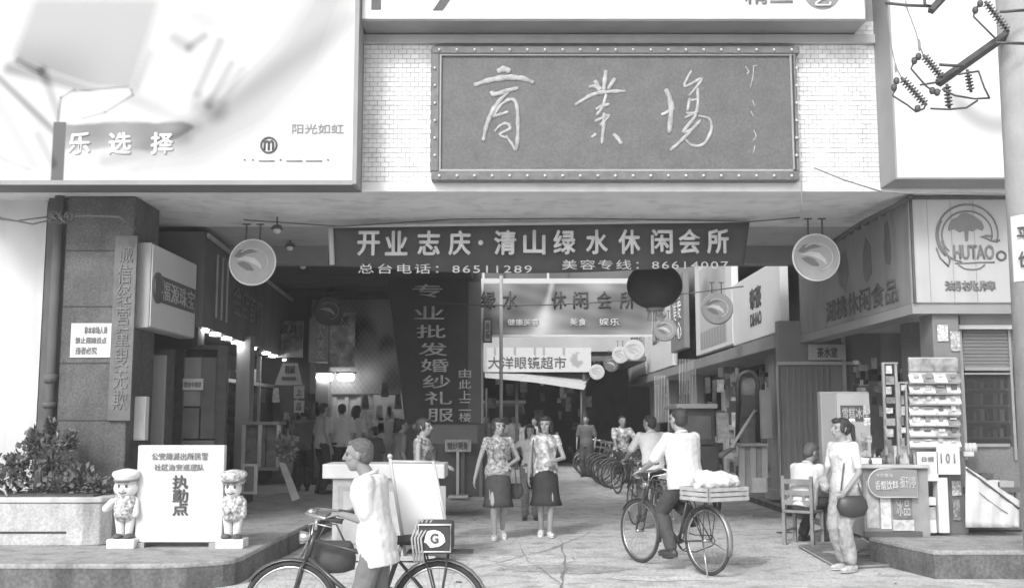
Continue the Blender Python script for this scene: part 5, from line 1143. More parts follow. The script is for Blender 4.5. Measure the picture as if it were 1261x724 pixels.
# ================================================================ BICYCLES (local frame: +X forward, +Y left, wheels on z=0)
def ring_mesh(R, r, n=44, k=8):
    m = MB(); m.torus((0, 0, 0), R, r, Matrix.Rotation(PI/2, 3, 'X'), n, k); return m
def bicycle(label, loc, rz, R=.34, L=1.1, fine=True, group=None, paint=None, steer=0., saddle_h=.88):
    paint = paint or bikepaint
    t = thing('bicycle', label, 'bicycle', loc, rz, group, world=False)
    k = R/.34
    bb = V((.44*k, 0, .29*k)); st = V((.29*k, 0, saddle_h-.1)); hd = V((L-.16*k, 0, .80*k+.05)); hl = V((L-.115*k, 0, .66*k+.04)); ax = V((L, 0, R))
    n = 10 if fine else 6
    f = MB(); f.tube(bb, st, .016, n=n).tube(st-V((-.012, 0, .05)), hd-V((0, 0, .03)), .015, n=n).tube(bb, hl, .017, n=n).tube(hd+V((-.01, 0, .03)), hl-V((-.008, 0, .03)), .02, n=n)
    for s in (-1, 1): f.tube(bb+V((0, s*.035, 0)), (0, s*.05, R), .009, n=6).tube(st+V((0, s*.015, -.04)), (0, s*.05, R), .008, n=6)
    f.tube(bb-V((0, .035, 0)), bb+V((0, .035, 0)), .024, n=n); part('frame', f, paint, t)
    f = MB()
    for s in (-1, 1): f.path([hl+V((.005, s*.02, -.02)), hl+V((.03, s*.05, -.06)), ax+V((0, s*.05, 0))], [.012, .013, .009], 6)
    part('fork', f, paint, t)
    for w, x in enumerate((0, L)):
        hub = MB(); hub.tube((x, -.05, R), (x, .05, R), .018, n=n).tube((x, -.06, R), (x, .06, R), .007, n=6); wh = part('wheel', hub, chrome, t)
        m = ring_mesh(R-.018, .019, 48 if fine else 24, 8 if fine else 5); m.v = [p+V((x, 0, R)) for p in m.v]; part('tyre', m, rubber, wh)
        m = ring_mesh(R-.042, .011, 48 if fine else 24, 6 if fine else 4); m.v = [p+V((x, 0, R)) for p in m.v]; part('rim', m, chrome, wh)
        m = MB(); ns = 32 if fine else 12
        for i in range(ns):
            a = 2*PI*i/ns; b = a+(.5 if i % 2 else -.5)*.6; m.tube((x+.018*math.cos(b), (-1)**i*.03, R+.018*math.sin(b)), (x+(R-.045)*math.cos(a), 0, R+(R-.045)*math.sin(a)), .0014 if fine else .002, n=3)
        part('spokes', m, metalm, wh)
        if fine: m = MB(); m.tube((x+.0, .0, R), (x+.001, 0, R+.001), .001)
        # mudguard
        m = MB(); a0, a1 = (-20, 175) if w == 0 else (40, 200); rings = []
        for i in range(15):
            a = math.radians(a0+(a1-a0)*i/14) if w == 0 else math.radians(a0-5+(a1-a0)*i/14); a = PI-a if w == 0 else a
            q = []
            for j in range(5):
                b = -1+j*.5; rr = R+.02-.014*b*b; q.append(V((x+rr*math.cos(a), b*.032, R+rr*math.sin(a))))
            for j in range(5):
                b = 1-j*.5; rr = R+.017-.014*b*b; q.append(V((x+rr*math.cos(a), b*.03, R+rr*math.sin(a))))
            rings.append(q)
        m.loft(rings); part('mudguard', m, paint if w else M('mudguard_steel', .3, .35, .2, 8, metal=.5), t)
    # handlebar
    gz = hd.z+.13; m = MB(); m.path([hd+V((-.005, 0, 0)), V((hd.x-.02, 0, gz))], .011, n)
    bar = [(hd.x-.22, .27, gz-.01), (hd.x-.10, .26, gz+.01), (hd.x+.02, .17, gz+.03), (hd.x-.0, .05, gz+.0), (hd.x-.02, 0, gz), (hd.x, -.05, gz), (hd.x+.02, -.17, gz+.03), (hd.x-.10, -.26, gz+.01), (hd.x-.22, -.27, gz-.01)]
    m.path(bar, .011, n); hb = part('handlebar', m, chrome, t)
    for s in (-1, 1): m = MB(); m.tube((hd.x-.23, s*.271, gz-.012), (hd.x-.12, s*.262, gz+.006), .017, n=n); part('grip', m, rubber, hb)
    if fine:
        m = MB()
        for s in (-1, 1): m.path([(hd.x-.16, s*.25, gz-.05), (hd.x-.03, s*.2, gz-.03), (hd.x+.02, s*.08, gz-.05), (hd.x+.02, s*.03, gz-.12), hl+V((.04, s*.03, 0))], .005, 6)
        part('brake_rod', m, chrome, hb)
        m = MB(); m.ell((hd.x+.0, .10, gz+.035), (.03, .03, .022)); part('bell', m, chrome, hb)
        m = MB(); m.lathe([(.005, -.05), (.03, -.03), (.045, .03), (.0, .035)], hd+V((.06, 0, -.01)), Matrix.Rotation(PI/2, 3, 'Y')); part('headlamp', m, chrome, hb)
    # saddle
    m = MB(); sx = st.x-.02; m.tube(st, (sx, 0, saddle_h-.03), .012, n=8); part('seat_post', m, chrome, t)
    m = MB(); m.loft([[V((sx+x, w_*math.cos(a), saddle_h+zc+h_*math.sin(a))) for a in [2*PI*q/12 for q in range(12)]] for x, w_, h_, zc in ((-.13, .04, .015, .0), (-.11, .09, .035, .0), (-.04, .085, .035, -.005), (.03, .045, .03, -.008), (.12, .022, .022, -.012), (.15, .01, .01, -.015))]); part('saddle', m, rubber, t)
    # drive
    for s in (-1, 1):
        c = MB(); e = bb+V((s*.02-.02*s, s*.075, 0)); d = V((.0, 0, -1)) if s > 0 else V((0, 0, 1)); d = V((.25*s, 0, -s)).normalized(); c.tube(bb+V((0, s*.05, 0)), bb+V((0, s*.06, 0))+d*.165, .01, n=6)
        cr = part('crank', c, chrome, t); c = MB(); q = bb+V((0, s*.12, 0))+d*.165; c.box(q.x-.045, q.x+.045, q.y-.04, q.y+.04, q.z-.012, q.z+.012); part('pedal', c, rubber, cr)
    m = MB(); m.torus(bb+V((0, -.045, 0)), .085*k, .006, Matrix.Rotation(PI/2, 3, 'X'), 24, 6)
    m.path([bb+V((0, -.05, .1*k)), bb+V((-.2*k, -.05, .08*k)), V((-.02, -.05, R+.05)), V((-.06, -.05, R)), V((-.02, -.05, R-.05)), bb+V((-.2*k, -.05, -.09*k)), bb+V((0, -.05, -.1*k)), bb+V((.1*k, -.05, 0)), bb+V((0, -.05, .1*k))], .007, 6); part('chain_guard', m, paint, t)
    # rack
    m = MB(); rz_ = 2*R+.06
    for y in (-.08, -.027, .027, .08): m.tube((st.x-.06, y, rz_), (-.22, y, rz_), .006, n=6)
    for x in (-.22, -.05, .1): m.tube((x, -.085, rz_), (x, .085, rz_), .006, n=6)
    for s in (-1, 1): m.tube((-.06, s*.08, rz_), (0, s*.06, R), .006, n=6).tube((.1, s*.08, rz_), (0, s*.06, R), .006, n=6)
    part('rack', m, steel_d, t)
    if fine:
        m = MB(); [m.tube((0, s*.06, R), (-.14, s*.13, .02), .008, n=6) for s in (1,)]; m.tube((0, -.06, R-.02), (-.3, -.07, R-.12), .006, n=6); part('kickstand', m, chrome, t)
    d = V((.25, 0, -1)).normalized()
    return t, dict(saddle=V((sx-.03, 0, saddle_h+.03)), grip={1: V((hd.x-.17, .267, gz)), -1: V((hd.x-.17, -.267, gz))}, pedal={1: bb+V((0, .12, 0))+d*.165, -1: bb+V((0, -.12, 0))-d*.165}, rack=rz_)
# ================================================================ PEOPLE (local frame: +X forward, +Y their left)
def ik(a, t, l1, l2, pole):
    a = V(a); t = V(t); d = t-a; D = min(d.length, .998*(l1+l2)); n = d.normalized(); x = (l1*l1-l2*l2+D*D)/(2*D); h = math.sqrt(max(0, l1*l1-x*x))
    p = V(pole); p = p-n*p.dot(n); p.normalize(); return a+n*x+p*h, a+n*D
def basis(fwd, up):
    f = V(fwd).normalized(); u = V(up); u = (u-f*u.dot(f)).normalized(); return Matrix((f, u.cross(f), u)).transposed()
def add_hand(m, w, d, back, side, s, curl=25, fine=True):
    """palm + four unequal curled fingers + thumb leaving the side of the palm"""
    d = V(d).normalized(); b = V(back); b = (b-d*b.dot(d)).normalized(); lat = d.cross(b)*side        # lat points to the thumb side
    m.ell(w+d*.045*s, (.05*s, .037*s, .016*s), Matrix((d, lat, b)).transposed()); m.cap(w-d*.01, w+d*.03*s, .022*s, .02*s, 8)
    if not fine: m.ell(w+d*.11*s-b*.01, (.045*s, .035*s, .014*s), Matrix((d, lat, b)).transposed()); return
    for i, l in enumerate((.068, .078, .072, .056)):
        o = w+d*(.083-abs(i-1.2)*.004)*s+lat*(.03-i*.0205)*s; c = math.radians(curl); d1 = (d*math.cos(c)-b*math.sin(c)+lat*(.10-i*.07)); d1.normalize(); c2 = c*2.1; d2 = (d*math.cos(c2)-b*math.sin(c2)+lat*(.06-i*.04)); d2.normalize()
        k = o+d1*l*.52*s; m.cap(o-d*.012, k, .0088*s, .0078*s, 8).cap(k, k+d2*l*.5*s, .0078*s, .0062*s, 8)
    o = w+d*.028*s+lat*.026*s; d1 = (d*.65+lat*.72-b*.2).normalized(); k = o+d1*.042*s; d2 = (d*.88+lat*.28-b*.38).normalized(); m.cap(o, k, .0125*s, .0095*s, 8).cap(k, k+d2*.032*s, .0092*s, .0075*s, 8)
def remesh(o, vox, disp=0., dscale=.12, smooth=3):
    r = o.modifiers.new('remesh', 'REMESH'); r.mode = 'VOXEL'; r.voxel_size = vox; r.use_smooth_shade = True
    if smooth: q = o.modifiers.new('smooth', 'SMOOTH'); q.factor = .5; q.iterations = smooth
    if disp:
        tx = bpy.data.textures.get('folds_%g' % dscale) or bpy.data.textures.new('folds_%g' % dscale, 'CLOUDS'); tx.noise_scale = dscale; tx.noise_depth = 2
        q = o.modifiers.new('folds', 'DISPLACE'); q.texture = tx; q.strength = disp; q.mid_level = .5; q.texture_coords = 'LOCAL'
    return o
def person(label, loc, rz, H=1.62, sex='m', lean=0, pel=(0, 0, 0), hands=None, feet=None, toe=None, hyaw=0, hpitch=0, side=0, top=None, bottom=None, hair='short', hairmat=None, sk=None, shoes=None, vox=.008, fine=True, curl=25, kneepole=(1, 0, .1), elbow=None, twist=0, hem=-.10, sleeve=.75, group=None, loose=0., hemlen=.5, pants_loose=1., headfwd=.02, bag=None):
    s = H/1.65; t = thing('person', label, 'person', loc, rz, group, world=False); sk = sk or skin; f = sex == 'f'
    P = V((pel[0], pel[1], pel[2] or .90*s)); a = math.radians(lean); b = math.radians(side)
    up = V((math.sin(a), math.sin(b), math.cos(a)*math.cos(b))).normalized(); Rm = basis(V((1, 0, 0)), up) if abs(up.x) < .95 else basis((0, 0, -1), up)
    fw = V((1, 0, 0)); fw = (fw-up*fw.dot(up)).normalized(); lt = up.cross(fw)
    tw = Matrix.Rotation(math.radians(twist), 3, up); fw2 = tw @ fw; lt2 = tw @ lt
    def sec(z, hy, hx, dx=0, tt=0, n=16, gx=1.): 
        F = fw.lerp(fw2, tt).normalized(); L_ = up.cross(F); c = P+up*z*s+F*dx*s
        return [c+L_*(hy*s*math.cos(2*PI*k/n))+F*(hx*s*math.sin(2*PI*k/n)) for k in range(n)]
    sw = .158 if f else .178
    body = MB()
    tor = ((-.12, .09, .07, 0), (-.08, .15, .10, 0), (0, .162 if f else .155, .112, 0), (.07, .148 if f else .15, .10, 0), (.15, .115 if f else .138, .085, .0), (.24, .125 if f else .145, .09, .005), (.34, .145 if f else .165, .105, .01), (.41, .15 if f else .17, .10, 0), (.455, .12, .08, -.005), (.485, .06, .055, -.005))
    body.loft([sec(z, y, x, dx, min(1, max(0, z/.35))) for z, y, x, dx in tor])
    if f: [body.ell(P+up*.335*s+fw2*.08*s+lt2*q*.065*s, (.05*s, .055*s, .055*s)) for q in (-1, 1)]
    nb = P+up*.48*s-fw2*.0; hm = Matrix.Rotation(math.radians(hyaw), 3, 'Z') @ Matrix.Rotation(math.radians(hpitch), 3, 'Y')
    hc = nb+up*.07*s+V((headfwd*s, 0, .065*s)); body.cap(nb-up*.03*s, hc-V((0, 0, .04*s)), .054*s, .048*s)
    hR = hm; h = lambda x, y, z: hc+hR @ V((x*s, y*s, z*s))
    # head: skull, jaw, cheeks, nose, lips, ears
    body.ell(h(-.01, 0, .028), (.098*s, .077*s, .088*s), hR, 20, 13); body.ell(h(.028, 0, -.045), (.064*s, .056*s, .068*s), hR, 16, 11); body.ell(h(.045, 0, -.09), (.034*s, .034*s, .024*s), hR)
    body.cap(h(.085, 0, .02), h(.106, 0, -.018), .011*s, .016*s, 8)
    for q in (-1, 1): body.ell(h(-.005, q*.078, -.008), (.018*s, .009*s, .03*s), hR); body.ell(h(.058, q*.036, -.02), (.026*s, .024*s, .02*s), hR)
    body.ell(h(.086, 0, -.05), (.013*s, .026*s, .011*s), hR)
    body.cap(h(.072, -.045, .032), h(.072, .045, .032), .014*s, .014*s, 8)
    hands = hands or {}; feet = feet or {}; toe = toe or {}; el = {}; wr = {}; kn = {}; an = {}; shp = {}
    for q in (1, -1):
        sp = P+up*.425*s+lt2*q*sw*s; shp[q] = sp; tg = hands.get(q)
        tg = V(tg) if tg is not None else sp+V((.05*s, q*.07*s, -.49*s))
        ep = (elbow or {}).get(q, (-.8, q*.5, -.3)); e, w_ = ik(sp, tg, .28*s, .24*s, ep); el[q] = e; wr[q] = w_
        body.cap(sp-lt2*q*.03*s, sp, .05*s, .05*s).cap(sp, e, .046*s if not f else .041*s, .036*s if not f else .031*s).cap(e, w_, .036*s if not f else .031*s, .024*s)
        cu = curl.get(q, 25) if isinstance(curl, dict) else curl
        d = (w_-e).normalized(); bk = V((0, q, 0)) if tg.z < sp.z-.35*s else V((0, 0, 1))
        add_hand(body, w_, d if cu < 50 else (d+V((.4, 0, -.1))).normalized(), bk, (1 if q < 0 else -1)*(-1 if bk.z else 1)*(-1), s, cu, fine)
        hp = P+up*(-.03)*s+lt*q*.085*s; tg = feet.get(q); tg = V(tg) if tg is not None else V((P.x+.0, q*.09*s, .085*s))
        kp = kneepole.get(q) if isinstance(kneepole, dict) else kneepole
        k_, an_ = ik(hp, tg, .415*s, .40*s, kp); kn[q] = k_; an[q] = an_
        body.cap(hp, k_, .083*s, .055*s).cap(k_, k_.lerp(an_, .35)+V((-.012, 0, 0)), .053*s, .053*s if not f else .047*s).cap(k_.lerp(an_, .35)+V((-.01, 0, 0)), an_, .05*s if not f else .043*s, .034*s)
        tp = math.radians(toe.get(q, 0)); fd = V((math.cos(tp), .12*q, -math.sin(tp))).normalized(); body.cap(an_-V((.03*s, 0, .035*s)), an_+fd*.14*s-V((0, 0, .04*s)), .03*s, .026*s)
        # shoes
        m = MB(); B_ = basis(fd, (0, 0, 1)); c = an_-V((0, 0, .045*s)); m.ell(c+fd*.055*s, (.135*s, .045*s, .036*s), B_); m.ell(c-fd*.03*s+V((0, 0, .005)), (.05*s, .038*s, .045*s), B_)
        m.ell(c+fd*.055*s-V((0, 0, .026*s)), (.137*s, .047*s, .014*s), B_)
        part('shoe', m, shoes or shoe_d, t)
    o = part('body', body, sk, t); remesh(o, vox if fine else max(vox, .012))
    # facial features
    m = MB(); [m.ell(h(.079, q*.031, .008), (.008*s, .013*s, .0065*s), hR, 8, 6) for q in (-1, 1)]; part('eye', m, M('eye_dark', .04, .3), t)
    m = MB(); [m.path([h(.082, q*.014, .027), h(.083, q*.03, .031), h(.072, q*.048, .026)], .0042*s, 5) for q in (-1, 1)]; part('eyebrow', m, hairmat or hairm, t)
    m = MB(); m.path([h(.088, -.022, -.052), h(.099, 0, -.05), h(.088, .022, -.052)], .0042*s, 5); part('lips', m, M('lip', .2, .5), t)
    # hair
    hm_ = hairmat or hairm; m = MB(); m.ell(h(-.022, 0, .042), (.094*s, .0805*s, .082*s), hR, 20, 13); m.ell(h(-.045, 0, .0), (.066*s, .075*s, .078*s), hR, 16, 11)
    if hair == 'short': m.ell(h(.025, 0, .088), (.052*s, .058*s, .027*s), hR)
    else:
        m.ell(h(.05, 0, .083), (.05*s, .066*s, .034*s), hR); [m.ell(h(.015, q*.074, .01), (.03*s, .018*s, .055*s), hR) for q in (-1, 1)]
    if hair == 'bun': m.ell(h(-.13, 0, .0), (.045*s, .045*s, .05*s), hR); m.ell(h(-.09, 0, -.01), (.04*s, .05*s, .05*s), hR)
    if hair == 'tail': m.ell(h(-.11, 0, .03), (.035*s, .035*s, .035*s), hR); m.cap(h(-.13, 0, .02), h(-.15, 0, -.12), .035*s, .02*s)
    if hair == 'bob':
        for q in (-1, 1): m.cap(h(-.02, q*.077, .02), h(-.01, q*.08, -.085), .034*s, .024*s)
        m.cap(h(-.08, 0, 0), h(-.075, 0, -.08), .06*s, .05*s); m.cap(h(-.07, .04, 0), h(-.06, .05, -.09), .04*s, .03*s); m.cap(h(-.07, -.04, 0), h(-.06, -.05, -.09), .04*s, .03*s)
    if hair == 'long': m.cap(h(-.08, 0, 0), h(-.10, 0, -.16), .065*s, .05*s); [m.cap(h(-.03, q*.075, .02), h(-.05, q*.075, -.13), .03*s, .022*s) for q in (-1, 1)]
    o = part('hair', m, hm_, t); remesh(o, .0065 if fine else .012, .004, .03, 2)
    # top garment
    if top:
        g = MB(); lo = .016; L0 = .022 if not f else .014
        ring = [(hem, .176+loose, .128+loose*1.4, 0), (hem+.06, .178+loose, .13+loose*1.4, 0)] if not f else [(hem, .178, .130, 0), (hem+.05, .174, .126, 0)]
        ring = [r for r in ring if r[0] < 0.06]
        tt_ = ring+[(z, y+loose*(1-max(0, z-.2)*2)+L0*(1 if z > .3 or f else 1.25), x+loose+L0*(1.1 if not f else .9), dx) for z, y, x, dx in tor if z > hem+.09 and z < .47]+[(.475, .075, .066, -.005)]
        g.loft([sec(z, y, x, dx, min(1, max(0, z/.35))) for z, y, x, dx in tt_])
        if f: [g.ell(P+up*.335*s+fw2*.085*s+lt2*q*.062*s, (.056*s, .06*s, .06*s)) for q in (-1, 1)]
        for q in (1, -1):
            g.cap(shp[q]-lt2*q*.05*s, shp[q]+up*.004, .06*s if not f else .054*s, .062*s if not f else .052*s)
            sv = sleeve[q] if isinstance(sleeve, dict) else sleeve
            if sv > 0:
                e2 = shp[q].lerp(el[q], min(1, sv)); g.cap(shp[q], e2, .060*s if not f else .052*s, .061*s if not f else .044*s)
                if sv > 1: g.cap(el[q], el[q].lerp(wr[q], sv-1), .05*s, .038*s)
        o = part('shirt' if not f else 'blouse', g, top, t); remesh(o, max(vox, .008) if fine else .014, .011 if not f else .008, .05, 3)
        m = MB(); cc = nb-up*.005*s; m.path([cc+fw2*(.062*s*math.cos(k*PI/9))+lt2*(.062*s*math.sin(k*PI/9))-up*(.018*s*math.cos(k*PI/9)) for k in range(18)], .015*s, 6, closed=True); part('collar', m, top, t)
    # lower garment
    bt = bottom or {}
    if bt.get('kind') == 'skirt':
        n = 40; hl_ = bt['hem']; rings = []
        cz = lambda z: z
        for j in range(9):
            u = j/8; z = (P.z+.03*s)*(1-u)+hl_*u; y0, x0 = .152+.022*sm01(u*3), .116+.018*sm01(u*3); fl = 1+bt.get('flare', .1)*u**5*1.6
            kx = (kn[1].x+kn[-1].x)/2*u*.6+P.x*(1-u*.6)
            rings.append([V((kx+x0*s*fl*math.cos(2*PI*k/n)*(1+.05*u*math.cos(k*PI)), P.y+y0*s*fl*math.sin(2*PI*k/n)*(1+.05*u*math.cos(k*PI)), z)) for k in range(n)])
        m = MB(); m.loft(rings, caps=False); o = part('skirt', m, bt['mat'], t); q = o.modifiers.new('thick', 'SOLIDIFY'); q.thickness = .008
    elif bt.get('kind') in ('trousers', 'shorts'):
        g = MB(); lo = bt.get('loose', .02)
        g.loft([sec(z, y, x) for z, y, x in ((-.13, .10, .08), (-.08, .165, .118), (0, .172, .124), (.06, .162, .112), (.09, .15, .10))])
        for q in (1, -1):
            hp = P+up*(-.03)*s+lt*q*.085*s; e_ = bt.get('len', .93)
            g.cap(hp, kn[q], (.083+lo)*s, (.055+lo)*s) if e_ > .5 else g.cap(hp, kn[q]*.95+hp*.05, (.085+lo)*s, (.065+lo)*s)
            if e_ > .5: g.cap(kn[q], kn[q].lerp(an[q], e_), (.055+lo)*s, (.045+lo)*s)
        o = part('trousers' if bt['kind'] == 'trousers' else 'shorts', g, bt['mat'], t); remesh(o, max(vox, .01) if fine else .014, .03, .09, 3)
    return t, dict(P=P, wr=wr, sh=shp, hc=hc, kn=kn, an=an, el=el, nb=nb, h=h)
def tow(t, p): return t.matrix_basis @ V(p)
TR = lambda mat, **k: dict(kind='trousers', mat=mat, **k)
SK = lambda mat, hem, flare: dict(kind='skirt', mat=mat, hem=hem, flare=flare)

# ---- old man walking his bicycle, foreground left
def Yof(px, py, z):
    d = _ray(px, py); return (z-CAMZ)/d.z*d.y
RL = .32; YL = Yof(357, 686, 2*RL+.02); xr = W(541, 742, YL).x; xf_ = W(357, 742, YL).x
bkL, kL = bicycle('black roadster bicycle pushed by the old man in the foreground', (xr, YL, 0), PI, RL, xr-xf_, saddle_h=.78)
mx = W(468, 700, YL-.24)
# local frame of the man: facing -X world (rz=pi) ; bike is on his right (+Y world = local -Y)
mY = YL-.27; mloc = V((mx.x, mY, 0)); toL = lambda w: V((-(w.x-mloc.x), -(w.y-mloc.y), w.z))
gr = {q: tow(bkL, kL['grip'][q]) for q in (1, -1)} if 0 else {q: V((xr, YL, 0))+V((-kL['grip'][q].x, -kL['grip'][q].y, kL['grip'][q].z)) for q in (1, -1)}
person('old man with short grey hair in a loose white shirt pushing a black bicycle', mloc, PI, 1.47, 'm', 8, (.02, 0, .80), hands={1: toL(gr[1]+V((.06, 0, .03))), -1: toL(gr[-1]+V((.06, 0, .03)))}, feet={1: (.04, .10, .075), -1: (-.16, -.09, .10)}, toe={-1: 20}, loose=.014,
       hyaw=0, hpitch=4, top=shirt_w, bottom=TR(trouser_m, loose=.012), hair='short', hairmat=hairg, sk=skin2, vox=.0055, curl=60, hem=-.17, sleeve=.8, headfwd=.065)
bag_ = thing('bag', 'black bag with white trim and round print on the foreground bicycle rack', 'bag', W(533, 690, YL))
zr = kL['rack']+.005; p0 = W(513, 650, YL-.16); p1 = W(557, 688, YL-.16)
part('body', MB().box(p0.x, p1.x, YL-.16, YL+.1, zr, zr+(p0.z-p1.z)), rubber, bag_, bev=.025)
m_ = MB(); z0, z1 = zr, zr+(p0.z-p1.z); m_.path([(p0.x+.012, YL-.165, z0+.012), (p1.x-.012, YL-.165, z0+.012), (p1.x-.012, YL-.165, z1-.012), (p0.x+.012, YL-.165, z1-.012)], .008, 6, closed=True); part('trim', m_, inkw, bag_)
m_ = MB(); m_.prism(blot(lambda p, q: V(((p0.x+p1.x)/2+p*.085, YL-.162, (z0+z1)/2+q*.06)), 16, 8), (0, -.006, 0)); part('print', m_, inkw, bag_)
text('G', ((p0.x+p1.x)/2, YL-.17, (z0+z1)/2), .05, .06, inkd, bag_, off=.04)
m_ = MB(); [m_.path([(p0.x-.01+k*.02, YL-.17, z0-.06), (p0.x-.03+k*.02, YL-.18, (z0+z1)/2), (p0.x+.01+k*.03, YL-.12, z1+.02)], .007, 6) for k in range(4)]; part('strap', m_, lightm, bag_)
wp = thing('panel', 'blank white panel standing upright on the rear rack of the foreground bicycle', 'board', W(525, 690, YL+.12))
YPn = YL+.14; c4 = [W(x, y, YPn) for x, y in ((481, 568), (533, 569), (557, 684), (499, 684))]
m_ = MB(); m_.prism(c4, (0, .02, 0)); part('sheet', m_, M('panel_white', .74, .5, .015, 2), wp)
m_ = MB(); m_.tube(c4[0]+V((-.005, 0, .03)), c4[3], .012, n=8).tube(c4[1]+V((0, 0, .01)), c4[2]+V((.01, 0, -.04)), .012, n=8).tube(c4[0], c4[1], .01, n=8); m_.ell(c4[0]+V((-.005, 0, .035)), (.018, .018, .018)); part('frame', m_, M('panel_frame', .5, .5, .1), wp)
# dark basket on the front side of the bike
bk = thing('shopping_bag', 'dark soft bag hanging under the handlebar of the foreground bicycle', 'bag', W(408, 700, YL+.12)); c = W(408, 682, YL+.15)
m_ = MB(); m_.loft([[c+V((rx*math.cos(2*PI*k/16), .08*math.sin(2*PI*k/16)*sq, z)) for k in range(16)] for rx, sq, z in ((.10, .6, -.12), (.16, 1, -.10), (.17, 1.1, -.02), (.15, .8, .06), (.13, .3, .09))]); part('body', m_, M('bag_dark', .08, .8, .2, 9), bk)
m_ = MB(); m_.path([c+V((-.1, 0, .08)), c+V((-.04, 0, .2)), c+V((.03, 0, .2)), c+V((.09, 0, .08))], .007, 6); part('handle', m_, inkd, bk)

# ---- two women walking
gA = G(613, 664); gA.z = 0
def pose_walk(st, s=1.): return {1: (st, .055, .085+(0 if st > 0 else .05)), -1: (-st, -.055, .085+(0 if st < 0 else .05))}
RZc = -PI/2
person('woman in flowered sleeveless vest and dark pleated knee skirt walking, left of the pair', gA, RZc+.08, 1.60, 'f', 2, (0, 0, 0), hands={-1: (.0, -.34, .68), 1: (.12, .13, .96)}, feet={1: (-.14, .07, .13), -1: (.12, -.05, .085)}, toe={1: 30}, hyaw=28,
       top=flower, bottom=SK(skirt_m, .43, .10), hair='bun', shoes=shoe_w, vox=.007, loose=.012, hem=-.10, sleeve=.35, elbow={1: (-.6, .8, -.6), -1: (-.5, -.6, -.2)}, curl={1: 55, -1: 25})
m_ = MB(); A0 = gA+V((.16, .02, 1.32)); m_.path([A0, A0+V((.06, -.02, -.35)), A0+V((.09, 0, -.66))], .008, 6); sb_ = thing('shoulder_bag', 'dark shoulder bag behind the hip of the left walking woman', 'bag', gA+V((.24, .1, .62))); part('strap', m_, inkd, sb_)
m_ = MB(); m_.loft([[gA+V((.24+rx*math.cos(2*PI*k/14), .10+.05*math.sin(2*PI*k/14), z)) for k in range(14)] for rx, z in ((.05, .52), (.09, .56), (.10, .64), (.07, .72))]); part('body', m_, rubber, sb_)
gB = G(672, 660); gB.z = 0
person('woman with black bob in light flowered blouse and black flared skirt, right of the pair', gB, RZc+.03, 1.62, 'f', 1, (0, 0, 0), hands={-1: (.05, -.23, .80), 1: (.20, .06, 1.0)}, feet={1: (.10, .05, .085), -1: (-.06, -.06, .10)}, toe={-1: 18}, hyaw=-14,
       top=flower2, bottom=SK(skirt_d, .42, .16), hair='bob', shoes=shoe_w, vox=.007, loose=.014, hem=-.09, sleeve=.3, elbow={1: (-.3, 1, -.7), -1: (-.6, -.5, -.2)}, curl={1: 45, -1: 20})
m_ = MB(); B0 = gB+V((-.15, -.02, 1.37)); m_.path([B0, B0+V((-.03, -.09, -.2)), B0+V((-.03, -.03, -.62))], .009, 6); sb_ = thing('shoulder_bag', 'thin strapped dark bag at the side of the right walking woman', 'bag', gB+V((-.2, .05, .6))); part('strap', m_, inkd, sb_)
m_ = MB(); m_.loft([[gB+V((-.2+rx*math.cos(2*PI*k/14), .12+.045*math.sin(2*PI*k/14), z)) for k in range(14)] for rx, z in ((.03, .62), (.05, .66), (.06, .73), (.04, .78))]); part('body', m_, rubber, sb_)
g = V((W(653, 600, 16.8).x, 16.8, 0)); person('person in pale top walking half hidden behind the two women', g, RZc, 1.50, 'f', 4, (0, 0, 0), hands={-1: (.1, -.33, 1.0)}, top=shirt_l, bottom=TR(trouser_m), hair='long', vox=.01, hem=-.1, shoes=shoe_d)
# woman behind the desk, profile to the right
g = V((W(518, 600, 13.6).x, 13.6, 0)); person('woman in dark vest behind the counter desk looking right', g, -.25, 1.60, 'f', 2, (0, 0, 0), hands={-1: (.28, -.22, 1.02), 1: (.3, .1, .98)}, top=flower, bottom=TR(trouser_d), hair='bun', vox=.008, sleeve=.1, elbow={-1: (-.6, -.5, -.8)})
# ---- rider in white shirt with crate
hd_ = math.atan2(.86, -.51); g = G(872, 708); bkR, kR = bicycle('black bicycle carrying a crate, ridden by the man in the white shirt', g, hd_, .345, 1.12, saddle_h=.86)
person('man in white shirt riding away with a crate on his bicycle', g, hd_, 1.70, 'm', 8, (kR['saddle'].x+.08, 0, kR['saddle'].z+.045), hands={q: kR['grip'][q]+V((-.06, 0, .03)) for q in (1, -1)}, feet={1: kR['pedal'][1]+V((-.06, 0, .09)), -1: kR['pedal'][-1]+V((-.06, 0, .09))}, toe={},
       top=shirt_w, bottom=TR(trouser_d, loose=.022), hair='short', vox=.007, hem=-.09, sleeve=.85, curl=65, hyaw=2, hpitch=-3, headfwd=.02, loose=.03)
cr_ = thing('wooden_crate', 'flat pale slatted crate tied across the rear rack of the bicycle', 'crate', tow(bkR, (0, 0, 0)) if 0 else g+V((0, 0, kR['rack'])), hd_, world=False)
m_ = MB(); x0, x1_, y0, y1 = -.34, .10, -.27, .27
for z in (.012, .06, .108):
    for s_ in ((x0, x1_, y0, y0+.012), (x0, x1_, y1-.012, y1), (x0, x0+.012, y0, y1), (x1_-.012, x1_, y0, y1)):
        m_ = MB(); m_.box(*s_, z, z+.036); part('slat', m_, M('crate_wood', .42, .7, .2, 9), cr_)
for i in range(5): m_ = MB(); m_.box(x0+.012, x1_-.012, y0+.02+i*.105, y0+.11+i*.105, .008, .018); part('slat', m_, MATS['crate_wood'], cr_)
m_ = MB(); [m_.box(a_-.015, a_+.015, b_-.015, b_+.015, .01, .145) for a_ in (x0+.02, x1_-.02) for b_ in (y0+.02, y1-.02)]; part('corner_post', m_, woodm, cr_)
sk_ = thing('white_sack', 'lumpy white sack lying on the crate of the bicycle', 'sack', g+V((0, 0, kR['rack']+.15)), hd_, world=False)
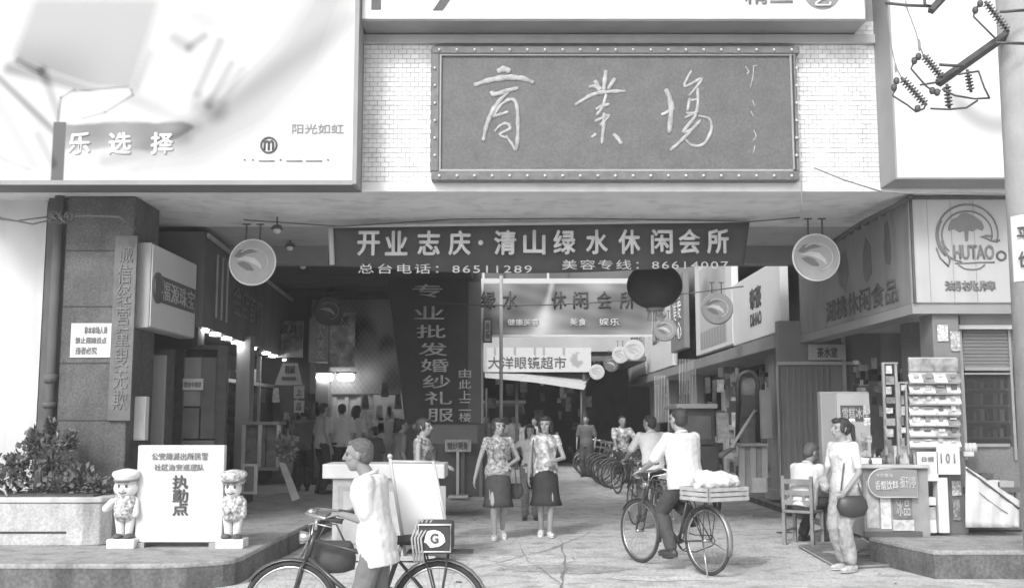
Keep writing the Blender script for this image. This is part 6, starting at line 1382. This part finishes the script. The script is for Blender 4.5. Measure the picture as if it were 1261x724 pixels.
m_ = MB(); m_.ell((-.12, -.02, .045), (.20, .22, .10)); m_.ell((-.06, .08, .07), (.12, .12, .09)); m_.ell((-.16, -.15, .04), (.13, .12, .08)); m_.cap((-.14, .14, .04), (-.15, .24, .01), .07, .04)
o = part('cloth', m_, M('sack_white', .68, .8, .03, 5), sk_); remesh(o, .01, .05, .08, 2)
# ---- rider ahead, pale grey shirt
g = V((W(814, 640, 15.0).x, 15.0, 0)); h2_ = math.atan2(.95, -.22); bk2, k2 = bicycle('dark bicycle ridden just ahead, mostly hidden by the white shirted rider', g, h2_, .33, 1.08, saddle_h=.84)
person('cyclist in pale grey shirt riding just ahead of the white shirted man', g, h2_, 1.62, 'm', 14, (k2['saddle'].x+.02, 0, k2['saddle'].z+.045), hands={q: k2['grip'][q]+V((-.06, 0, .03)) for q in (1, -1)}, feet={1: k2['pedal'][1]+V((-.06, 0, .09)), -1: k2['pedal'][-1]+V((-.06, 0, .09))},
       top=shirt_l, bottom=TR(trouser_d), hair='short', vox=.008, hem=-.09, sleeve=.8, curl=65, hyaw=30)
# ---- rider far
g = V((W(760, 590, 22.5).x, 22.5, 0)); bk3, k3 = bicycle('dark bicycle ridden far down the street beside the parked row', g, -PI/2+.25, .33, 1.08, fine=False, saddle_h=.84)
person('small far cyclist in patterned pale shirt coming past the parked bicycles', g, -PI/2+.25, 1.62, 'm', 10, (k3['saddle'].x+.02, 0, k3['saddle'].z+.045), hands={q: k3['grip'][q]+V((-.06, 0, .03)) for q in (1, -1)}, feet={1: k3['pedal'][1]+V((-.06, 0, .09)), -1: k3['pedal'][-1]+V((-.06, 0, .09))},
       top=flower2, bottom=TR(trouser_d), hair='short', fine=False, vox=.014, sleeve=.8, curl=65)
# ---- parked row
allo = None
labs = ['bicycle parked in the far row, nearest to the riders', 'second bicycle of the parked row counting from the near end', 'third bicycle of the parked row counting from the near end', 'fourth bicycle of the parked row counting from the near end', 'fifth bicycle of the parked row counting from the near end', 'sixth bicycle of the parked row, near its middle',
        'seventh bicycle of the parked row, beyond its middle', 'eighth bicycle of the parked row, third from the far end', 'next to last bicycle of the far parked row', 'farthest bicycle of the parked row, against the dark shop']
for i, lb in enumerate(labs):
    y = 24.4+i*.72+random.uniform(-.08, .08); x = 3.25-.02*i+random.uniform(-.08, .08)
    if i == 0: pk, _ = bicycle(lb, (x, y, 0), PI+.35, .33, 1.08, fine=False, group='bicycles parked in a row on the right', paint=M('bike_dull', .12, .5, .2, 5)); allo = list(COL.objects); o = pk
    else: o = copy_tree(pk, None, allo); o.location = (x, y, 0); o.rotation_euler = (math.radians(random.uniform(-6, 6)), 0, PI+.35+random.uniform(-.2, .2)); o['label'] = lb
# ---- seated man on chair
gS = G(990, 670); gS.z = 0; ch = thing('wooden_chair', 'pale wooden chair with rail back under the seated man', 'chair', gS, math.radians(55), world=False)
m_ = MB(); m_.box(-.2, .2, -.2, .2, .40, .435); part('seat', m_, M('chair_wood', .24, .6, .25, 6), ch, bev=.008)
for sx in (-1, 1):
    for sy in (-1, 1): m_ = MB(); m_.box(sx*.185-.02, sx*.185+.02, sy*.18-.02, sy*.18+.02, 0, .40); part('leg', m_, M('chair_wood', .24, .6, .25, 6), ch)
    m_ = MB(); m_.box(-.20, -.165, sx*.18-.02, sx*.18+.02, .437, .86); part('back_post', m_, M('chair_wood', .24, .6, .25, 6), ch)
for z in (.5, .62, .76): m_ = MB(); m_.box(-.195, -.17, -.16, .16, z, z+.06); part('back_rail', m_, M('chair_wood', .24, .6, .25, 6), ch)
for y in (-.08, .08): m_ = MB(); m_.box(-.192, -.173, y-.02, y+.02, .56, .62); part('slat', m_, M('chair_wood', .24, .6, .25, 6), ch)
for sy in (-1, 1): m_ = MB(); m_.box(-.165, .165, sy*.18-.012, sy*.18+.012, .16, .19); part('stretcher', m_, M('chair_wood', .24, .6, .25, 6), ch)
person('man in pale shirt sitting bent on a wooden chair with his back turned', gS, math.radians(40), 1.74, 'm', 20, (-.03, 0, .52), hands={1: (.42, .1, .72), -1: (.42, -.08, .74)}, feet={1: (.32, .24, .085), -1: (.38, -.1, .085)}, top=shirt_w, bottom=TR(trouser_d, loose=.02), hair='short', hairmat=hairg, sk=skin2, vox=.008, hem=-.07, loose=.02, sleeve=.8, hpitch=28, hyaw=-15, headfwd=.05)
st_l = thing('person', 'x', 'person', (0, 0, 0)) if 0 else None
sl2 = thing('sandal', 'dark sandal lying on the street left of the wooden chair', 'sandal', G(966, 656)); c = G(966, 656); c.z = .012
m_ = MB(); m_.ell(c, (.12, .05, .012)); part('sole', m_, inkd, sl2); m_ = MB(); m_.path([c+V((-.03, -.045, 0)), c+V((.02, 0, .05)), c+V((.03, .045, 0))], .014, 6); part('strap', m_, inkd, sl2)
# ---- woman standing with black bag
gW = G(1045, 703); gW.z = 0
res, kW = person('woman in white blouse with dark ponytail and flower standing at the kiosk counter', gW, PI+.5, 1.60, 'f', 2, (0, 0, 0), hands={1: (.16, .16, .84), -1: (.24, -.06, .98)}, feet={1: (.03, .08, .085), -1: (-.03, -.08, .085)}, top=M('patterned_white', .64, .85, .06, 12, speck=.1, sscale=30), bottom=TR(M('pale_trousers', .36, .85, .1, 9, speck=.2, sscale=20), loose=.028, len=.85), hair='tail', shoes=M('sandal_pale', .5, .5, .2, 20), vox=.007, hem=-.14, sleeve=.75, elbow={1: (-.4, .6, -.8), -1: (-.5, -.6, -.6)}, hyaw=-18, curl=35, loose=.015)
m_ = MB(); c = kW['h'](-.12, .03, .085)
for k in range(6): m_.ell(c+V((.018*math.cos(k), .018*math.sin(k), .012*(k % 2))), (.018, .018, .014), nu=8, nv=6)
part('hair_flower', m_, inkw, res)
bg_ = thing('handbag', 'rounded black handbag hanging at the hip of the woman at the kiosk', 'bag', gW+V((-.02, -.2, .55))); c = gW+V((-.0, -.2, .70))
m_ = MB(); m_.loft([[c+V((rx*math.cos(2*PI*k/20), .055*sq*math.sin(2*PI*k/20), z)) for k in range(20)] for rx, sq, z in ((.05, .5, -.13), (.13, 1, -.11), (.165, 1.2, -.03), (.15, 1, .04), (.12, .6, .08), (.10, .3, .09))]); part('body', m_, M('handbag_black', .04, .4, .1), bg_)
m_ = MB(); m_.path([c+V((-.12, 0, .07)), c+V((-.06, .06, .35)), c+V((.0, .12, .62)), c+V((.05, .1, .35)), c+V((.11, 0, .07))], .009, 6); part('strap', m_, inkd, bg_)
# mat on the street
mt = thing('mat', 'worn grey patterned mat on the street before the kiosk step', 'mat', G(1050, 684)); 
m_ = MB(); Q4 = [G(x, y, .003) for x, y in ((984, 674), (1062, 664), (1112, 697), (1032, 701))]; m_.prism(Q4, (0, 0, .02)); part('base', m_, M('mat_grey', .2, .9, .25, 8, dirt=.3), mt)
m_ = MB(); cc = sum(Q4, V((0, 0, 0)))/4+V((0, 0, .024))
for k in range(9): a_ = k*2*PI/9; m_.prism([cc+V((.12*math.cos(a_), .1*math.sin(a_), 0)), cc+V((.3*math.cos(a_+.2), .22*math.sin(a_+.2), 0)), cc+V((.33*math.cos(a_+.5), .25*math.sin(a_+.5), 0)), cc+V((.16*math.cos(a_+.45), .12*math.sin(a_+.45), 0))], (0, 0, .004))
part('motif', m_, lightm, mt); m_ = MB(); m_.path([q+V((0, 0, .02)) for q in Q4], .012, 6, closed=True); part('border', m_, edge_m, mt)
# ---- crowd in the left arcade
cr2 = ((396, 19.0, 1.62, shirt_g, trouser_d, .6, 'person in grey shirt standing left in the arcade crowd', 'short'), (421, 20.2, 1.62, shirt_w, trouser_d, 2.0, 'person in white shirt in the arcade crowd under the glowing lamps', 'short'), (437, 20.8, 1.60, shirt_l, trouser_m, 1.2, 'person in pale shirt right behind the white shirted one in the arcade', 'long'),
       (463, 19.5, 1.45, shirt_d, trouser_d, 2.6, 'dark clothed person in the dim middle of the arcade', 'short'), (492, 17.6, 1.58, M('crowd_dim', .2, .8), trouser_d, .4, 'person in dull grey shirt left of the woman at the desk', 'short'), (374, 19.8, 1.55, shirt_d, trouser_d, 1.9, 'dark clothed person at the left end of the arcade crowd', 'short'))
for px, Y, H, tp, bt_, rz_, lb, hr in cr2:
    x = W(px, 540, Y).x; person(lb, (x, Y, zp if x < -2.6 else 0), rz_, H, 'm' if hr == 'short' else 'f', 3, (0, 0, 0), top=tp, bottom=TR(bt_), hair=hr, fine=False, vox=.016, sleeve=.8, hem=-.1)

far_ = ((600, 33, 'dark clad far pedestrian beside the steel post', shirt_d), (632, 35, 'tiny pedestrian in white far off between the two women', shirt_w), (659, 30, 'far pedestrian in grey just left of the right woman', shirt_g), (722, 29, 'dark clad pedestrian beside the far bicycles', shirt_d))
for px, Y, lb, tp in far_: person(lb, (W(px, 540, Y).x, Y, 0), random.uniform(-2.5, -.8), random.uniform(1.55, 1.7), 'm', 3, (0, 0, 0), top=tp, bottom=TR(trouser_d), fine=False, vox=.02, sleeve=.8)
# ================================================================ HAZE: hazy city air, added to lift the dark tones
hz_ = MB(); hz_.box(-60, 60, -18, 56, -1.2, 17); ho = solo('haze', hz_, None, kind='stuff')
hm2 = bpy.data.materials.new('haze_air'); hm2.use_nodes = True; n_ = hm2.node_tree; n_.nodes.clear()
o_ = n_.nodes.new('ShaderNodeOutputMaterial'); v_ = n_.nodes.new('ShaderNodeVolumePrincipled'); v_.inputs['Density'].default_value = .0032; v_.inputs['Color'].default_value = (.95, .95, .95, 1); v_.inputs['Anisotropy'].default_value = .2
n_.links.new(v_.outputs[0], o_.inputs['Volume']); ho.data.materials.clear(); ho.data.materials.append(hm2)
